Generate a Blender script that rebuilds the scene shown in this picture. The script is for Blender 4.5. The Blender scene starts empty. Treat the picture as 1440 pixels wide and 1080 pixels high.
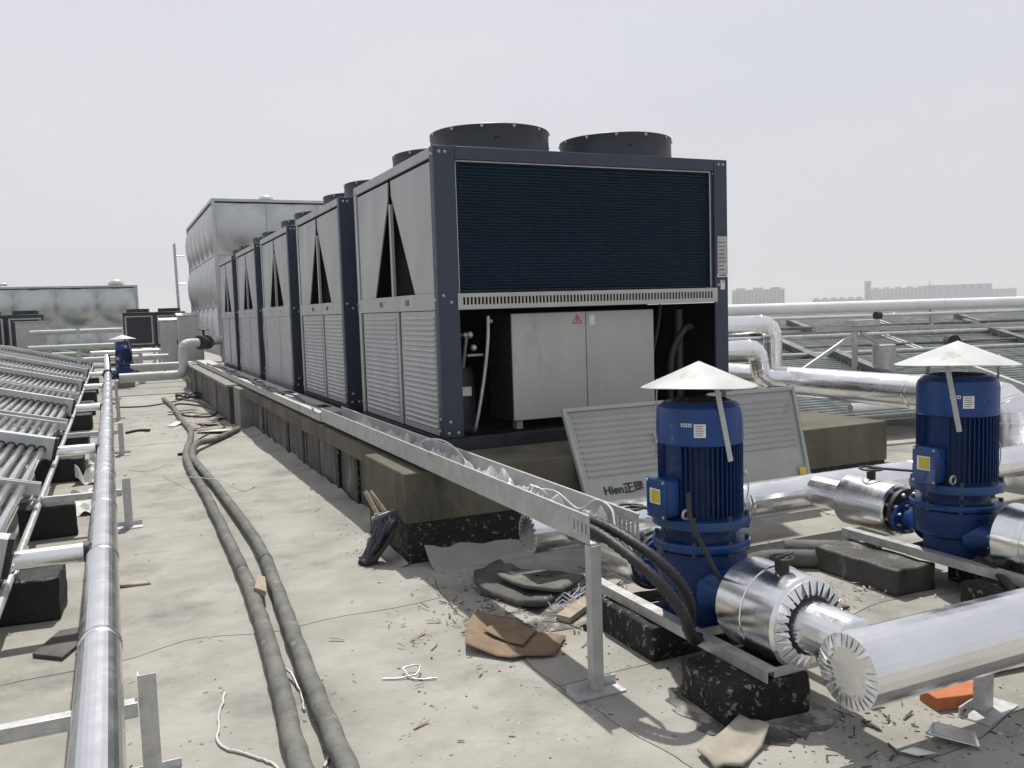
import bpy, math, random
from mathutils import Vector, Matrix, noise
random.seed(7)
sc = bpy.context.scene
COL = sc.collection
R = math.radians
PI = math.pi

# ------------------------------------------------------------------ camera
YAW, PITCH, ROLL, FPX = 0.4281, 0.0840, -0.0314, 1229.3
fw = Vector((math.sin(YAW)*math.cos(PITCH), math.cos(YAW)*math.cos(PITCH), -math.sin(PITCH)))
r0 = Vector((math.cos(YAW), -math.sin(YAW), 0)); u0 = r0.cross(fw)
rt = r0*math.cos(ROLL)+u0*math.sin(ROLL); up = rt.cross(fw)
cam = bpy.data.cameras.new('camera'); cam.sensor_width = 36; cam.lens = FPX/1440*36
cam.clip_start = 0.05; cam.clip_end = 9000
co = bpy.data.objects.new('camera', cam); COL.objects.link(co)
m = Matrix((rt, up, -fw)).transposed().to_4x4(); m.translation = (0, 0, 1.65)
co.matrix_world = m; sc.camera = co

# ------------------------------------------------------------------ light
SUN = Vector((0.17, 0.49, 1.0)).normalized()
EL = math.asin(SUN.z); AZ = math.atan2(SUN.x, SUN.y)
w = bpy.data.worlds.new('World'); sc.world = w; w.use_nodes = True
nt = w.node_tree; bg = nt.nodes['Background']
sky = nt.nodes.new('ShaderNodeTexSky'); sky.sky_type = 'NISHITA'; sky.sun_disc = False
sky.sun_elevation = EL; sky.sun_rotation = AZ; sky.air_density = 1.0; sky.dust_density = 4.0; sky.ozone_density = 1.5
mx = nt.nodes.new('ShaderNodeMix'); mx.data_type = 'RGBA'; mx.inputs[0].default_value = 0.86
nt.links.new(sky.outputs[0], mx.inputs[6])
cn = nt.nodes.new('ShaderNodeTexNoise'); cn.inputs['Scale'].default_value = 2.2; cn.inputs['Detail'].default_value = 5
cc = nt.nodes.new('ShaderNodeTexCoord'); cm = nt.nodes.new('ShaderNodeMapping'); cm.inputs['Scale'].default_value = (1, 1, 3.5)
nt.links.new(cc.outputs['Generated'], cm.inputs[0]); nt.links.new(cm.outputs[0], cn.inputs['Vector'])
ck = nt.nodes.new('ShaderNodeValToRGB'); ck.color_ramp.elements[0].position = .3; ck.color_ramp.elements[1].position = .7
ck.color_ramp.elements[0].color = (.93, .935, .95, 1); ck.color_ramp.elements[1].color = (1, 1, 1, 1)
cv = nt.nodes.new('ShaderNodeMix'); cv.data_type = 'RGBA'; cv.blend_type = 'MULTIPLY'; cv.inputs[0].default_value = 1
nt.links.new(cn.outputs['Fac'], ck.inputs[0]); nt.links.new(ck.outputs[0], cv.inputs[6]); cv.inputs[7].default_value = (7.75, 7.82, 8.2, 1)
nt.links.new(cv.outputs[2], mx.inputs[7])
nt.links.new(mx.outputs[2], bg.inputs[0]); bg.inputs[1].default_value = 0.1
sl = bpy.data.lights.new('sun', 'SUN'); sl.energy = 5.0; sl.angle = R(1.0); sl.color = (1, .96, .9)
so = bpy.data.objects.new('sun', sl); COL.objects.link(so)
so.rotation_euler = (-SUN).to_track_quat('-Z', 'Y').to_euler()
sc.view_settings.view_transform = 'Standard'; sc.view_settings.look = 'None'
sc.view_settings.exposure = 0; sc.view_settings.gamma = 1

# ------------------------------------------------------------------ materials
def mat(name, c1, c2=None, scale=4, metal=0, rough=.6, bump=0, bscale=20, spec=.5, detail=5, rvar=0, stretch=None,
        c3=None, s3=1.0, t3=.62, alpha=1, coat=0, dist=.01, transm=0, lo=.35, hi=.65, w3=.06):
    M = bpy.data.materials.new(name); M.use_nodes = True; n = M.node_tree; b = n.nodes['Principled BSDF']
    b.inputs['Metallic'].default_value = metal; b.inputs['Roughness'].default_value = rough
    b.inputs['Specular IOR Level'].default_value = spec; b.inputs['Coat Weight'].default_value = coat
    b.inputs['Alpha'].default_value = alpha; b.inputs['Transmission Weight'].default_value = transm
    tc = n.nodes.new('ShaderNodeTexCoord'); src = tc.outputs['Object']
    if stretch:
        mp = n.nodes.new('ShaderNodeMapping'); mp.inputs['Scale'].default_value = stretch
        n.links.new(src, mp.inputs[0]); src = mp.outputs[0]
    def nz(s, d=detail, r=.6):
        t = n.nodes.new('ShaderNodeTexNoise'); t.inputs['Scale'].default_value = s; t.inputs['Detail'].default_value = d
        t.inputs['Roughness'].default_value = r
        n.links.new(src, t.inputs['Vector']); return t.outputs['Fac']
    col = (*c1, 1)
    b.inputs['Base Color'].default_value = col
    if c2:
        cr = n.nodes.new('ShaderNodeValToRGB'); cr.color_ramp.elements[0].position = lo; cr.color_ramp.elements[1].position = hi
        cr.color_ramp.elements[0].color = col; cr.color_ramp.elements[1].color = (*c2, 1)
        f = nz(scale); n.links.new(f, cr.inputs[0]); out = cr.outputs[0]
        if c3:
            c = n.nodes.new('ShaderNodeValToRGB'); c.color_ramp.elements[0].position = t3; c.color_ramp.elements[1].position = t3+w3
            c.color_ramp.elements[0].color = (0, 0, 0, 1); c.color_ramp.elements[1].color = (1, 1, 1, 1)
            n.links.new(nz(s3, 8, .65), c.inputs[0])
            x = n.nodes.new('ShaderNodeMix'); x.data_type = 'RGBA'; n.links.new(c.outputs[0], x.inputs[0])
            n.links.new(out, x.inputs[6]); x.inputs[7].default_value = (*c3, 1); out = x.outputs[2]
        n.links.new(out, b.inputs['Base Color'])
    if rvar:
        mr = n.nodes.new('ShaderNodeMapRange'); mr.inputs['To Min'].default_value = max(0.02, rough-rvar); mr.inputs['To Max'].default_value = rough+rvar
        mr.inputs['From Min'].default_value = .3; mr.inputs['From Max'].default_value = .7
        n.links.new(nz(scale*2.3), mr.inputs[0]); n.links.new(mr.outputs[0], b.inputs['Roughness'])
    if bump:
        bp = n.nodes.new('ShaderNodeBump'); bp.inputs['Strength'].default_value = bump; bp.inputs['Distance'].default_value = dist
        n.links.new(nz(bscale, 6), bp.inputs['Height']); n.links.new(bp.outputs[0], b.inputs['Normal'])
    return M

M = {}
M['concrete'] = mat('roof concrete', (.235, .226, .20), (.32, .311, .282), 1.6, rough=.92, bump=.5, bscale=8, c3=(.155, .152, .14), s3=1.0, t3=.53, w3=.2, dist=.025, detail=12, spec=.2)
M['screed2'] = mat('roof screed', (.25, .241, .214), (.335, .325, .295), 2.1, rough=.92, bump=.5, bscale=11, c3=(.17, .166, .152), s3=1.5, t3=.53, w3=.18, dist=.025, detail=12, spec=.2)
M['screed3'] = mat('pale screed', (.265, .256, .23), (.35, .34, .31), 1.1, rough=.92, bump=.45, bscale=14, c3=(.21, .205, .186), s3=2.0, t3=.56, w3=.17, dist=.025, detail=12, spec=.2)
M['beam'] = mat('formed concrete', (0.079, 0.072, 0.053), (0.125, 0.116, 0.088), 2.5, rough=.88, bump=.35, bscale=16, c3=(0.055, 0.051, 0.040), s3=2.2, t3=.56, w3=.12, spec=.3, stretch=(1, 1, .5))
M['beam_top'] = mat('dusty concrete', (0.189, 0.182, 0.168), (0.266, 0.259, 0.238), 3, rough=.9, bump=.4, bscale=18, spec=.25)
M['bitumen'] = mat('bitumen coating', (.005, .005, .005), (.014, .013, .012), 6, rough=.6, rvar=.16, bump=1, bscale=26, c3=(.19, .18, .155), s3=26, t3=.585, w3=.03, dist=.02, spec=.3)
M['bitumen_wall'] = mat('bitumen wall', (0.021, 0.020, 0.019), (0.060, 0.059, 0.054), 3, rough=.6, rvar=.15, bump=.9, bscale=9, c3=(0.144, 0.138, 0.126), s3=5, t3=.57, w3=.06, dist=.02, stretch=(1, 1, .35))
M['block'] = mat('tarred block', (.005, .006, .006), (.014, .015, .014), 5, rough=.55, rvar=.2, bump=1, bscale=14, c3=(.10, .10, .095), s3=9, t3=.66, w3=.04, dist=.02, spec=.3)
M['alu'] = mat('aluminium jacket', (.76, .77, .79), (.86, .87, .88), 3, metal=1, rough=.25, rvar=.07, bump=.13, bscale=4, dist=.03, c3=(.68, .68, .69), s3=3, t3=.6, w3=.25)
M['pipe_white'] = mat('pale pipe cover', (.70, .71, .70), (.78, .79, .78), 2, rough=.35, rvar=.08)
M['lean'] = mat('panel paint dimmed by shade', (.31, .325, .31), (.36, .375, .355), 1.5, rough=.55, rvar=.08, bump=.12, bscale=3, c3=(.22,.23,.21), s3=3, t3=.58, w3=.15)  # albedo lowered so the leaning panels carry their shade in the paint
M['alu_dull'] = mat('dull aluminium', (.62, .63, .65), (.74, .75, .76), 4, metal=1, rough=.38, rvar=.06, bump=.1, bscale=9)
M['foil'] = mat('crimped foil', (.72, .73, .74), (.85, .86, .87), 9, metal=.9, rough=.3, bump=.5, bscale=30)
M['galv'] = mat('galvanised steel', (.40, .41, .42), (.56, .57, .57), 14, metal=.65, rough=.45, rvar=.08, bump=.08, bscale=60)
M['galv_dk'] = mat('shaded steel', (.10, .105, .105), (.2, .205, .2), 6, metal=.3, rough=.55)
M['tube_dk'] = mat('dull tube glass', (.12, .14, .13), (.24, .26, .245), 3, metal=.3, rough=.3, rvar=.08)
M['galv_lt'] = mat('tray steel', (.36, .37, .37), (.47, .48, .475), 10, metal=.45, rough=.5, rvar=.1, bump=.1, bscale=22, c3=(.28, .28, .27), s3=5, t3=.58, w3=.1)
M['stainless'] = mat('tank steel', (.44, .46, .46), (.55, .57, .565), 1.5, metal=.85, rough=.42, rvar=.07, bump=.05, bscale=6)
M['navy'] = mat('navy frame', (.024, .033, .058), (.032, .042, .070), 3, rough=.45, rvar=.08, bump=.04, bscale=40, c3=(.05, .055, .065), s3=4, t3=.6, w3=.2)
M['navy_dark'] = mat('base channel', (.012, .014, .02), (.022, .024, .03), 6, rough=.5, rvar=.1)
M['fin'] = mat('coated fins', (.003, .018, .038), (.005, .026, .050), 2, rough=.5, spec=.35)
M['black'] = mat('dark interior', (.0015, .0016, .0018), (.004, .0045, .005), 5, rough=.8, spec=.15)  # near-black albedo deepens the shade inside the open bay and gaps
M['cream'] = mat('side panel paint', (.335, .345, .35), (.385, .395, .40), 1.2, rough=.45, rvar=.1, bump=.2, bscale=1.8, c3=(.30, .305, .305), s3=2.2, t3=.55, w3=.25, stretch=(1.5, 1.5, .8), dist=.03)
M['cabinet'] = mat('cabinet paint', (.36, .375, .355), (.43, .44, .415), 1.5, rough=.5, rvar=.1, bump=.2, bscale=2.5, c3=(.30, .305, .285), s3=3, t3=.57, w3=.15, stretch=(2, 2, .7), dist=.03)
M['wrap'] = mat('wrap film', (.7, .72, .73), (.85, .86, .86), 5, rough=.12, bump=.9, bscale=11, alpha=.4, dist=.02)
M['cowl'] = mat('cowl paint', (.013, .019, .028), (.020, .027, .038), 3, rough=.5, rvar=.08)
M['strip'] = mat('slotted trim', (0.400, 0.400, 0.376), (0.464, 0.456, 0.432), 6, rough=.5)
M['pump'] = mat('pump enamel', (.002, .030, .135), (.004, .044, .185), 5, rough=.33, rvar=.12, bump=.18, bscale=22, spec=.4, c3=(.010, .028, .07), s3=6, t3=.6, w3=.1)
M['pump_dk'] = mat('casing enamel', (.002, .018, .085), (.003, .026, .115), 5, rough=.4, rvar=.14, bump=.5, bscale=24, spec=.3, c3=(.010,.016,.035), s3=7, t3=.58, w3=.08, dist=.015)
M['teal'] = mat('flange enamel', (.003, .034, .12), (.004, .045, .15), 5, rough=.38, bump=.1, bscale=20)
M['white'] = mat('white enamel', (.38, .40, .39), (.50, .51, .50), 3, rough=.42, rvar=.12, bump=.2, bscale=7, c3=(.30, .295, .27), s3=5, t3=.6, w3=.1)
M['paper'] = mat('label paper', (.62, .63, .62), (.7, .7, .69), 20, rough=.6)
M['ink'] = mat('black ink', (.02, .02, .02), (.03, .03, .03), 5, rough=.7)
M['yellow'] = mat('yellow label', (.45, .38, .03), (.55, .47, .05), 10, rough=.5)
M['red'] = mat('red print', (.45, .06, .05), (.5, .08, .06), 9, rough=.6)
M['rubber'] = mat('black rubber', (.010, .010, .011), (.022, .022, .023), 9, rough=.55, bump=.4, bscale=30)
M['foam'] = mat('foam lagging', (.075, .078, .072), (.145, .145, .13), 7, rough=.8, bump=.8, bscale=22, c3=(.22, .21, .185), s3=9, t3=.6, w3=.08)
M['foam_sheet'] = mat('foam sheet', (.05, .048, .045), (.10, .097, .09), 6, rough=.8, bump=.4, bscale=20)
M['tube'] = mat('vacuum tube glass', (.26, .275, .28), (.36, .37, .37), 3, metal=.35, rough=.2, rvar=.08, coat=.6, stretch=(1, .3, 1))
M['header'] = mat('header steel', (.42, .44, .44), (.55, .565, .56), 5, metal=.5, rough=.42, rvar=.08)
M['card'] = mat('cardboard', (.15, .10, .062), (.22, .16, .10), 5, rough=.85, bump=.3, bscale=14, c3=(.09,.065,.045), s3=5, t3=.58, w3=.1)
M['wood'] = mat('weathered wood', (.24, .20, .15), (.36, .31, .24), 3, rough=.8, bump=.3, bscale=12, stretch=(8, 1, 8))
M['paleboard'] = mat('pale board', (.24, .215, .17), (.34, .31, .26), 6, rough=.85, bump=.3, bscale=12)
M['brick'] = mat('brick', (.38, .12, .045), (.46, .17, .07), 8, rough=.85, bump=.4, bscale=30)
M['cloth'] = mat('purple cloth', (.016, .013, .035), (.045, .04, .075), 8, rough=.75, bump=.8, bscale=22)
M['plastic'] = mat('white plastic', (.44, .44, .42), (.56, .56, .54), 8, rough=.5)
M['rubble'] = mat('mortar crumbs', (.25, .24, .21), (.42, .40, .36), 30, rough=.9)
M['bits'] = mat('dark crumbs', (.03, .028, .025), (.10, .09, .08), 30, rough=.8)
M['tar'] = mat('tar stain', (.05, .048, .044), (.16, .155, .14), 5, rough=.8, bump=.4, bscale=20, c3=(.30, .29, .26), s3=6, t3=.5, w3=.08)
M['rust'] = mat('rusty stain', (.16, .085, .05), (.24, .15, .10), 7, rough=.9, bump=.3, bscale=20)
M['far_ground'] = mat('far land', (.06, .075, .05), (.13, .13, .115), .02, rough=.95, detail=12)
M['far_tree'] = mat('far trees', (.03, .045, .025), (.05, .065, .035), .1, rough=.95)
M['bld1'] = mat('green tinted render', (.26, .33, .27), (.30, .37, .31), .3, rough=.9)
M['bld2'] = mat('grey render', (.30, .29, .29), (.36, .35, .35), .3, rough=.9)
M['bld3'] = mat('blue roof sheet', (.20, .24, .30), (.24, .28, .33), .3, rough=.8)
M['glass'] = mat('window glass', (.03, .04, .05), (.06, .07, .08), 1, rough=.15)
M['green'] = mat('green steel', (.20, .27, .21), (.27, .34, .27), 5, rough=.55)

# ------------------------------------------------------------------ mesh helpers
class MB:
    def __init__(s): s.v = []; s.f = []
    def add(s, vs, fs):
        k = len(s.v); s.v += [Vector(p) for p in vs]; s.f += [tuple(i+k for i in f) for f in fs]; return s
    def box(s, a, b):
        x0, y0, z0 = a; x1, y1, z1 = b
        if x0 > x1: x0, x1 = x1, x0
        if y0 > y1: y0, y1 = y1, y0
        if z0 > z1: z0, z1 = z1, z0
        return s.add([(x0,y0,z0),(x1,y0,z0),(x1,y1,z0),(x0,y1,z0),(x0,y0,z1),(x1,y0,z1),(x1,y1,z1),(x0,y1,z1)],
              [(3,2,1,0),(4,5,6,7),(0,1,5,4),(1,2,6,5),(2,3,7,6),(3,0,4,7)])
    def bar(s, p, q, w, h, upv=(0,0,1)):
        p = Vector(p); q = Vector(q); d = (q-p).normalized(); u = Vector(upv)
        if abs(d.dot(u)) > .98: u = Vector((0,1,0))
        r = d.cross(u).normalized(); u = r.cross(d).normalized(); r = r*w/2; u = u*h/2
        return s.add([p-r-u,p+r-u,p+r+u,p-r+u,q-r-u,q+r-u,q+r+u,q-r+u],
              [(0,1,2,3),(7,6,5,4),(1,0,4,5),(2,1,5,6),(3,2,6,7),(0,3,7,4)])
    def prism(s, pts, d):      # polygon (list of 3-vectors) extruded by vector d
        n = len(pts); pts = [Vector(p) for p in pts]; d = Vector(d)
        nrm = Vector((0,0,0))
        for i in range(n): nrm += pts[i].cross(pts[(i+1) % n])
        if nrm.dot(d) > 0: pts = pts[::-1]
        s.add(pts+[p+d for p in pts], [tuple(range(n)), tuple(range(2*n-1, n-1, -1))]+[(i, i+n, (i+1) % n+n, (i+1) % n) for i in range(n)][:0])
        k = len(s.v)-2*n
        for i in range(n):
            j = (i+1) % n; s.f.append((k+j, k+i, k+n+i, k+n+j))
        return s
    def tube(s, path, r, n=16, caps=True, rf=None):
        P = [Vector(p) for p in path]; k = len(s.v); prev = None
        for i, p in enumerate(P):
            if i == 0: t = (P[1]-P[0]).normalized()
            elif i == len(P)-1: t = (P[-1]-P[-2]).normalized()
            else:
                a = (P[i]-P[i-1]).normalized(); b = (P[i+1]-P[i]).normalized(); t = (a+b)
                t = t.normalized() if t.length > 1e-6 else a
            if prev is None:
                u = Vector((0,0,1)) if abs(t.z) < .9 else Vector((1,0,0))
                prev = (u - t*u.dot(t)).normalized()
            else: prev = (prev - t*prev.dot(t)).normalized()
            sd = t.cross(prev)
            sc_ = 1
            if 0 < i < len(P)-1: sc_ = 1/max(.5, math.sqrt((1+a.dot(b))/2))
            rr = r if rf is None else rf(i)
            bis = None
            if sc_ > 1.0005: bis = (b-a).normalized()
            for j in range(n):
                q = prev*math.cos(2*PI*j/n)+sd*math.sin(2*PI*j/n)
                if bis is not None: q = q + bis*(q.dot(bis)*(sc_-1))
                s.v.append(p+q*rr)
        for i in range(len(P)-1):
            for j in range(n):
                a = k+i*n+j; b = k+i*n+(j+1) % n; s.f.append((a, b, b+n, a+n))
        if caps:
            s.f.append(tuple(k+j for j in range(n))[::-1]); s.f.append(tuple(k+(len(P)-1)*n+j for j in range(n)))
        return s
    def lathe(s, prof, o=(0,0,0), ax=(0,0,1), n=32, caps=True):   # prof: (radius, height)
        ax = Vector(ax).normalized(); o = Vector(o)
        u = Vector((1,0,0)) if abs(ax.x) < .9 else Vector((0,1,0)); u = (u-ax*u.dot(ax)).normalized(); v = ax.cross(u)
        k = len(s.v)
        for (r, h) in prof:
            for j in range(n): s.v.append(o+ax*h+(u*math.cos(2*PI*j/n)+v*math.sin(2*PI*j/n))*max(r, 1e-4))
        for i in range(len(prof)-1):
            for j in range(n):
                a = k+i*n+j; b = k+i*n+(j+1) % n; s.f.append((a, b, b+n, a+n))
        if caps:
            s.f.append(tuple(k+j for j in range(n))[::-1]); s.f.append(tuple(k+(len(prof)-1)*n+j for j in range(n)))
        return s
    def ball(s, c, r, n=10, sz=1):
        return s.lathe([(r*math.sin(PI*i/6), -r*sz*math.cos(PI*i/6)) for i in range(7)], c, (0,0,1), n, False)
    def mesh(s, name, m, loc=(0,0,0), ang=35):
        me = bpy.data.meshes.new(name); l = Vector(loc)
        me.from_pydata([v-l for v in s.v], [], s.f); me.validate()
        me.materials.append(M[m])
        me.polygons.foreach_set('use_smooth', [True]*len(me.polygons))
        me.set_sharp_from_angle(angle=R(ang)); me.update()
        return me
    def build(s, name, m, parent=None, loc=(0,0,0), kind=None, label=None, ang=35, bevel=0):
        o = bpy.data.objects.new(name, s.mesh(name, m, loc, ang)); COL.objects.link(o); o.location = loc
        if parent: o.parent = parent
        if kind: o['kind'] = kind
        if label: o['label'] = label
        if bevel:
            b = o.modifiers.new('bevel', 'BEVEL'); b.width = bevel; b.segments = 2; b.limit_method = 'ANGLE'; b.angle_limit = R(40)
        return o

def tag(o, label, cat, group=None, kind=None):
    o['label'] = label; o['category'] = cat
    if group: o['group'] = group
    if kind: o['kind'] = kind
    return o
def thing(name, label, cat, loc=(0,0,0), rz=0, group=None):
    o = bpy.data.objects.new(name, None); COL.objects.link(o); o.empty_display_size = .2
    o.location = loc; o.rotation_euler = (0, 0, rz)
    return tag(o, label, cat, group)
def child(src, parent, loc=None, rot=None):
    o = src.copy(); COL.objects.link(o); o.parent = parent
    if loc is not None: o.location = loc
    if rot is not None: o.rotation_euler = rot
    return o
def dup(root, loc=None, label=None, rz=None, skip=()):
    r = root.copy(); COL.objects.link(r)
    if loc is not None: r.location = loc
    if rz is not None: r.rotation_euler = (0, 0, rz)
    if label: r['label'] = label
    for ch in list(root.children):
        if ch.name.split('.')[0] in skip: continue
        c = ch.copy(); COL.objects.link(c); c.parent = r
        for g in list(ch.children):
            d = g.copy(); COL.objects.link(d); d.parent = c
    return r
def struct(o): o['kind'] = 'structure'; return o
def spline(pts, k=8):
    P = [Vector(p) for p in pts]; P = [P[0]*2-P[1]]+P+[P[-1]*2-P[-2]]; out = []
    for i in range(1, len(P)-2):
        a, b, c, d = P[i-1:i+3]
        for j in range(k):
            t = j/k
            out.append(.5*((2*b)+(c-a)*t+(2*a-5*b+4*c-d)*t*t+(3*b-a-3*c+d)*t**3))
    out.append(P[-2]); return out
def jit(a): return random.uniform(-a, a)
def text_mesh(name, s, size, m, parent, loc, rot, bold=0.0):
    cu = bpy.data.curves.new(name, 'FONT'); cu.body = s; cu.size = size; cu.extrude = .0008; cu.offset = bold
    t = bpy.data.objects.new(name+'_tmp', cu); COL.objects.link(t)
    dg = bpy.context.evaluated_depsgraph_get(); dg.update()
    me = bpy.data.meshes.new_from_object(t.evaluated_get(dg)); me.materials.clear(); me.materials.append(M[m])
    bpy.data.objects.remove(t); bpy.data.curves.remove(cu)
    o = bpy.data.objects.new(name, me); COL.objects.link(o); o.parent = parent; o.location = loc; o.rotation_euler = rot
    return o

# ------------------------------------------------------------------ far land, roof
g = MB(); S = 2600
g.add([(-S,-S,-22),(S,-S,-22),(S,S,-22),(-S,S,-22)], [(0,1,2,3)])
struct(g.build('ground', 'far_ground'))
g = MB(); g.box((-14,-9,-1.2), (24,52,-.03))
roof = struct(g.build('roof', 'concrete'))
# cast screed bays, each a slab of its own with open joints
xs = [-14,-8.5,-4.6,-1.35,1.74,4.9,8.6,13,18,24]
ys = [-9,-5,-1.6,.9,2.05,3.35,4.62,6.3,8.1,10.2,12.6,15.4,18.6,22,26,30.5,36,43,52]
P = {}
for i, x in enumerate(xs):
    for j, y in enumerate(ys):
        e = 0 if i in (0, len(xs)-1) or j in (0, len(ys)-1) else 1
        P[i, j] = (x+jit(.10)*e, y+jit(.16)*e)
for i in range(len(xs)-1):
    for j in range(len(ys)-1):
        b = MB(); a0, a1, a2, a3 = P[i,j], P[i+1,j], P[i+1,j+1], P[i,j+1]
        nx = 26; top = random.choice([0, 0, -.003, -.002]); ring = []
        # wavy outline: edges share a wobble that depends on the place only
        def edge(p, q):
            out = []
            for k in range(nx):
                t = k/nx; X = p[0]+(q[0]-p[0])*t; Y = p[1]+(q[1]-p[1])*t
                w_ = noise.noise(Vector((X*1.7, Y*1.7, 3)))*.16*math.sin(PI*t)+noise.noise(Vector((X*9, Y*9, 5)))*.018*math.sin(PI*t)
                dx, dy = q[0]-p[0], q[1]-p[1]
                if abs(dx) > abs(dy): out.append((X, Y+w_))
                else: out.append((X+w_, Y))
            return out
        ring = edge(a0, a1)+edge(a1, a2)+edge(a2, a3)+edge(a3, a0)
        cx = sum(p[0] for p in ring)/len(ring); cy = sum(p[1] for p in ring)/len(ring)
        g_ = random.choice([.0012,.002,.0035])
        sx = 1-2*g_/max(.5, abs(a1[0]-a0[0])); sy = 1-2*g_/max(.5, abs(a3[1]-a0[1]))
        pts = [(cx+(p[0]-cx)*sx, cy+(p[1]-cy)*sy, top-.04) for p in ring]
        b.prism(pts, (0, 0, .04))
        b.build('screed_slab', random.choice(['concrete', 'screed2', 'screed3', 'screed2']), roof)

# distant buildings
def ray_at(px, dist, z):
    d = fw+rt*((px-720)/FPX); d.z = 0; d.normalize(); return Vector((d.x*dist, d.y*dist, z)), math.atan2(-d.x, d.y)
def far_building(name, label, px, dist, wd, top, dep, m, cols, rows, wave=0, cat='building'):
    dist *= 1.45; wd *= 1.45; dep *= 1.45; top = 1.65+(top-1.65)*1.45
    c, a = ray_at(px, dist, -22)
    t = thing(name, label, cat, c, a)
    h = top+22
    b = MB(); b.box((-wd/2, 0, 0), (wd/2, dep, h)); b.build('wall', m, t)
    b = MB(); b.box((-wd/2-.4, -.4, h), (wd/2+.4, dep+.4, h+.9)); b.build('parapet', 'bld2', t)
    if wave:
        for q in range(wave):
            x = -wd/2+wd*(q+.5)/wave; b = MB(); b.box((x-wd/wave*.28, 1, h+.9), (x+wd/wave*.28, dep*.7, h+3.4)); b.build('stair_head', m, t)
    if cols:
        wb = MB(); cw = wd/cols; rh = min(3.2, h/rows)
        wb.box((-cw*.28, -.25, -rh*.25), (cw*.28, -.02, rh*.25)); me = wb.mesh('window', 'glass')
        bb = MB(); bb.box((-cw*.36, -1.0, -rh*.42), (cw*.36, -.3, -rh*.28)); me2 = bb.mesh('balcony', m)
        for i in range(cols):
            for j in range(rows):
                o = bpy.data.objects.new('window', me); COL.objects.link(o); o.parent = t
                o.location = (-wd/2+cw*(i+.5), 0, h-rh*(j+.75))
                if i % 3 == 1:
                    o2 = bpy.data.objects.new('balcony', me2); COL.objects.link(o2); o2.parent = t; o2.location = o.location
    return t
far_building('apartment_block', 'pale green apartment block just right of the nearest chiller, on the horizon', 1067, 900, 50, 14.0, 16, 'bld1', 14, 9, wave=3)
far_building('terrace_block', 'low hazy row of houses between the green apartment block and the slim tower', 1178, 1050, 54, 2.5, 14, 'bld2', 12, 3, wave=6)
far_building('slim_tower', 'slim hazy tower standing alone on the skyline', 1220, 1000, 6.5, 20, 7, 'bld2', 1, 8, cat='tower')
far_building('housing_block', 'long hazy housing block right of the slim tower', 1262, 1150, 62, 13, 16, 'bld2', 14, 5, wave=5)
far_building('factory_hall', 'wide flat blue grey hall at the right of the skyline', 1343, 1150, 74, 15, 40, 'bld3', 9, 3)
far_building('low_warehouse', 'low pale warehouse at the far right end of the skyline', 1408, 1250, 30, 9, 30, 'bld1', 5, 2)
c, a = ray_at(1306, 1120, -22)
t = thing('lattice_mast', 'thin radio mast beside the blue grey hall on the skyline', 'mast', c, a)
b = MB(); b.tube([(0,0,0),(0,0,42)], .5, 6); b.build('pole', 'bld2', t)
b = MB(); b.bar((-3,0,38),(3,0,38), .4, .4); b.build('crossarm', 'bld2', t)
b = MB()
for k in range(420):
    px = random.uniform(1000, 1500); d_ = random.uniform(600, 2200); c, a = ray_at(px, d_, -22)
    r = random.uniform(5, 12)
    b.ball(c+Vector((0,0,r*.6)), r, 7, .8)
tag(b.build('tree_belt', 'far_tree'), 'hazy dark belt of trees along the horizon behind the rooftop', 'trees', kind='stuff')

# ------------------------------------------------------------------ foundation beams
def beam(name, label, a, b_, m='beam', skirt=None, group=None):
    loc = ((a[0]+b_[0])/2, (a[1]+b_[1])/2, 0)
    t = thing(name, label, 'plinth', loc, 0, group); L = Vector(loc)
    def put(nm, p, q, mm, bev=.008):
        x = MB(); x.box(Vector(p)-L, Vector(q)-L); return x.build(nm, mm, t, bevel=bev)
    if skirt:
        put('concrete_cap', (a[0], a[1], skirt), (b_[0], b_[1], b_[2]), m)
        put('tarred_skirt', (a[0]+.012, a[1]+.012, 0), (b_[0]-.012, b_[1]-.012, skirt), 'bitumen')
    else: put('concrete_cap', a, b_, m)
    return t
front = beam('plinth_beam', 'olive brown concrete beam under the front of the nearest chiller', (1.68,5.43,0), (6.0,6.38,.606), skirt=.27)
sb = MB()
for (y0, y1, zz) in ((6.4,8.2,.47),(8.21,10.4,.46),(10.41,13.5,.47)):
    sb.box((1.775+jit(.006), y0, zz), (2.36, y1, .604))
t = thing('plinth_wall', 'long black tarred wall with an olive concrete ledge under the chillers', 'plinth', (2.05, 6.4, 0))
for (y0, y1, zz) in ((6.4,8.2,.47),(8.21,10.4,.46),(10.41,13.5,.47)):
    sb = MB(); x = jit(.006)
    sb.box((1.775-2.05+x, y0-6.4, zz), (.31, y1-6.4, .604)); sb.build('ledge_section', 'beam', t, bevel=.006)
y = 6.4; k = 0
while y < 13.4:
    y1 = min(13.5, y+random.uniform(.45, .8)); sb = MB()
    sb.box((1.865-2.05+jit(.012), y-6.4, 0), (.30, y1-6.4-.012, .455)); sb.build('tarred_panel', 'bitumen_wall', t, bevel=.01)
    y = y1
for k in range(5):
    yy = (7.3,8.0,9.6,10.5,12.4)[k]; sb = MB(); sb.box((1.845-2.05, yy-6.4, 0), (1.87-2.05, yy-6.4+.09, .45)); sb.build('tarred_rib', 'bitumen', t, bevel=.01)
beam('plinth_pier', 'grey concrete pier standing out from the tarred wall beside the cable heap', (1.70,13.6,0), (2.5,14.3,.60), 'beam_top')
t = thing('plinth_wall', 'farther stretch of dark streaked plinth wall leading to the water tank', 'plinth', (1.9, 14.3, 0))
y = 14.32
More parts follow.
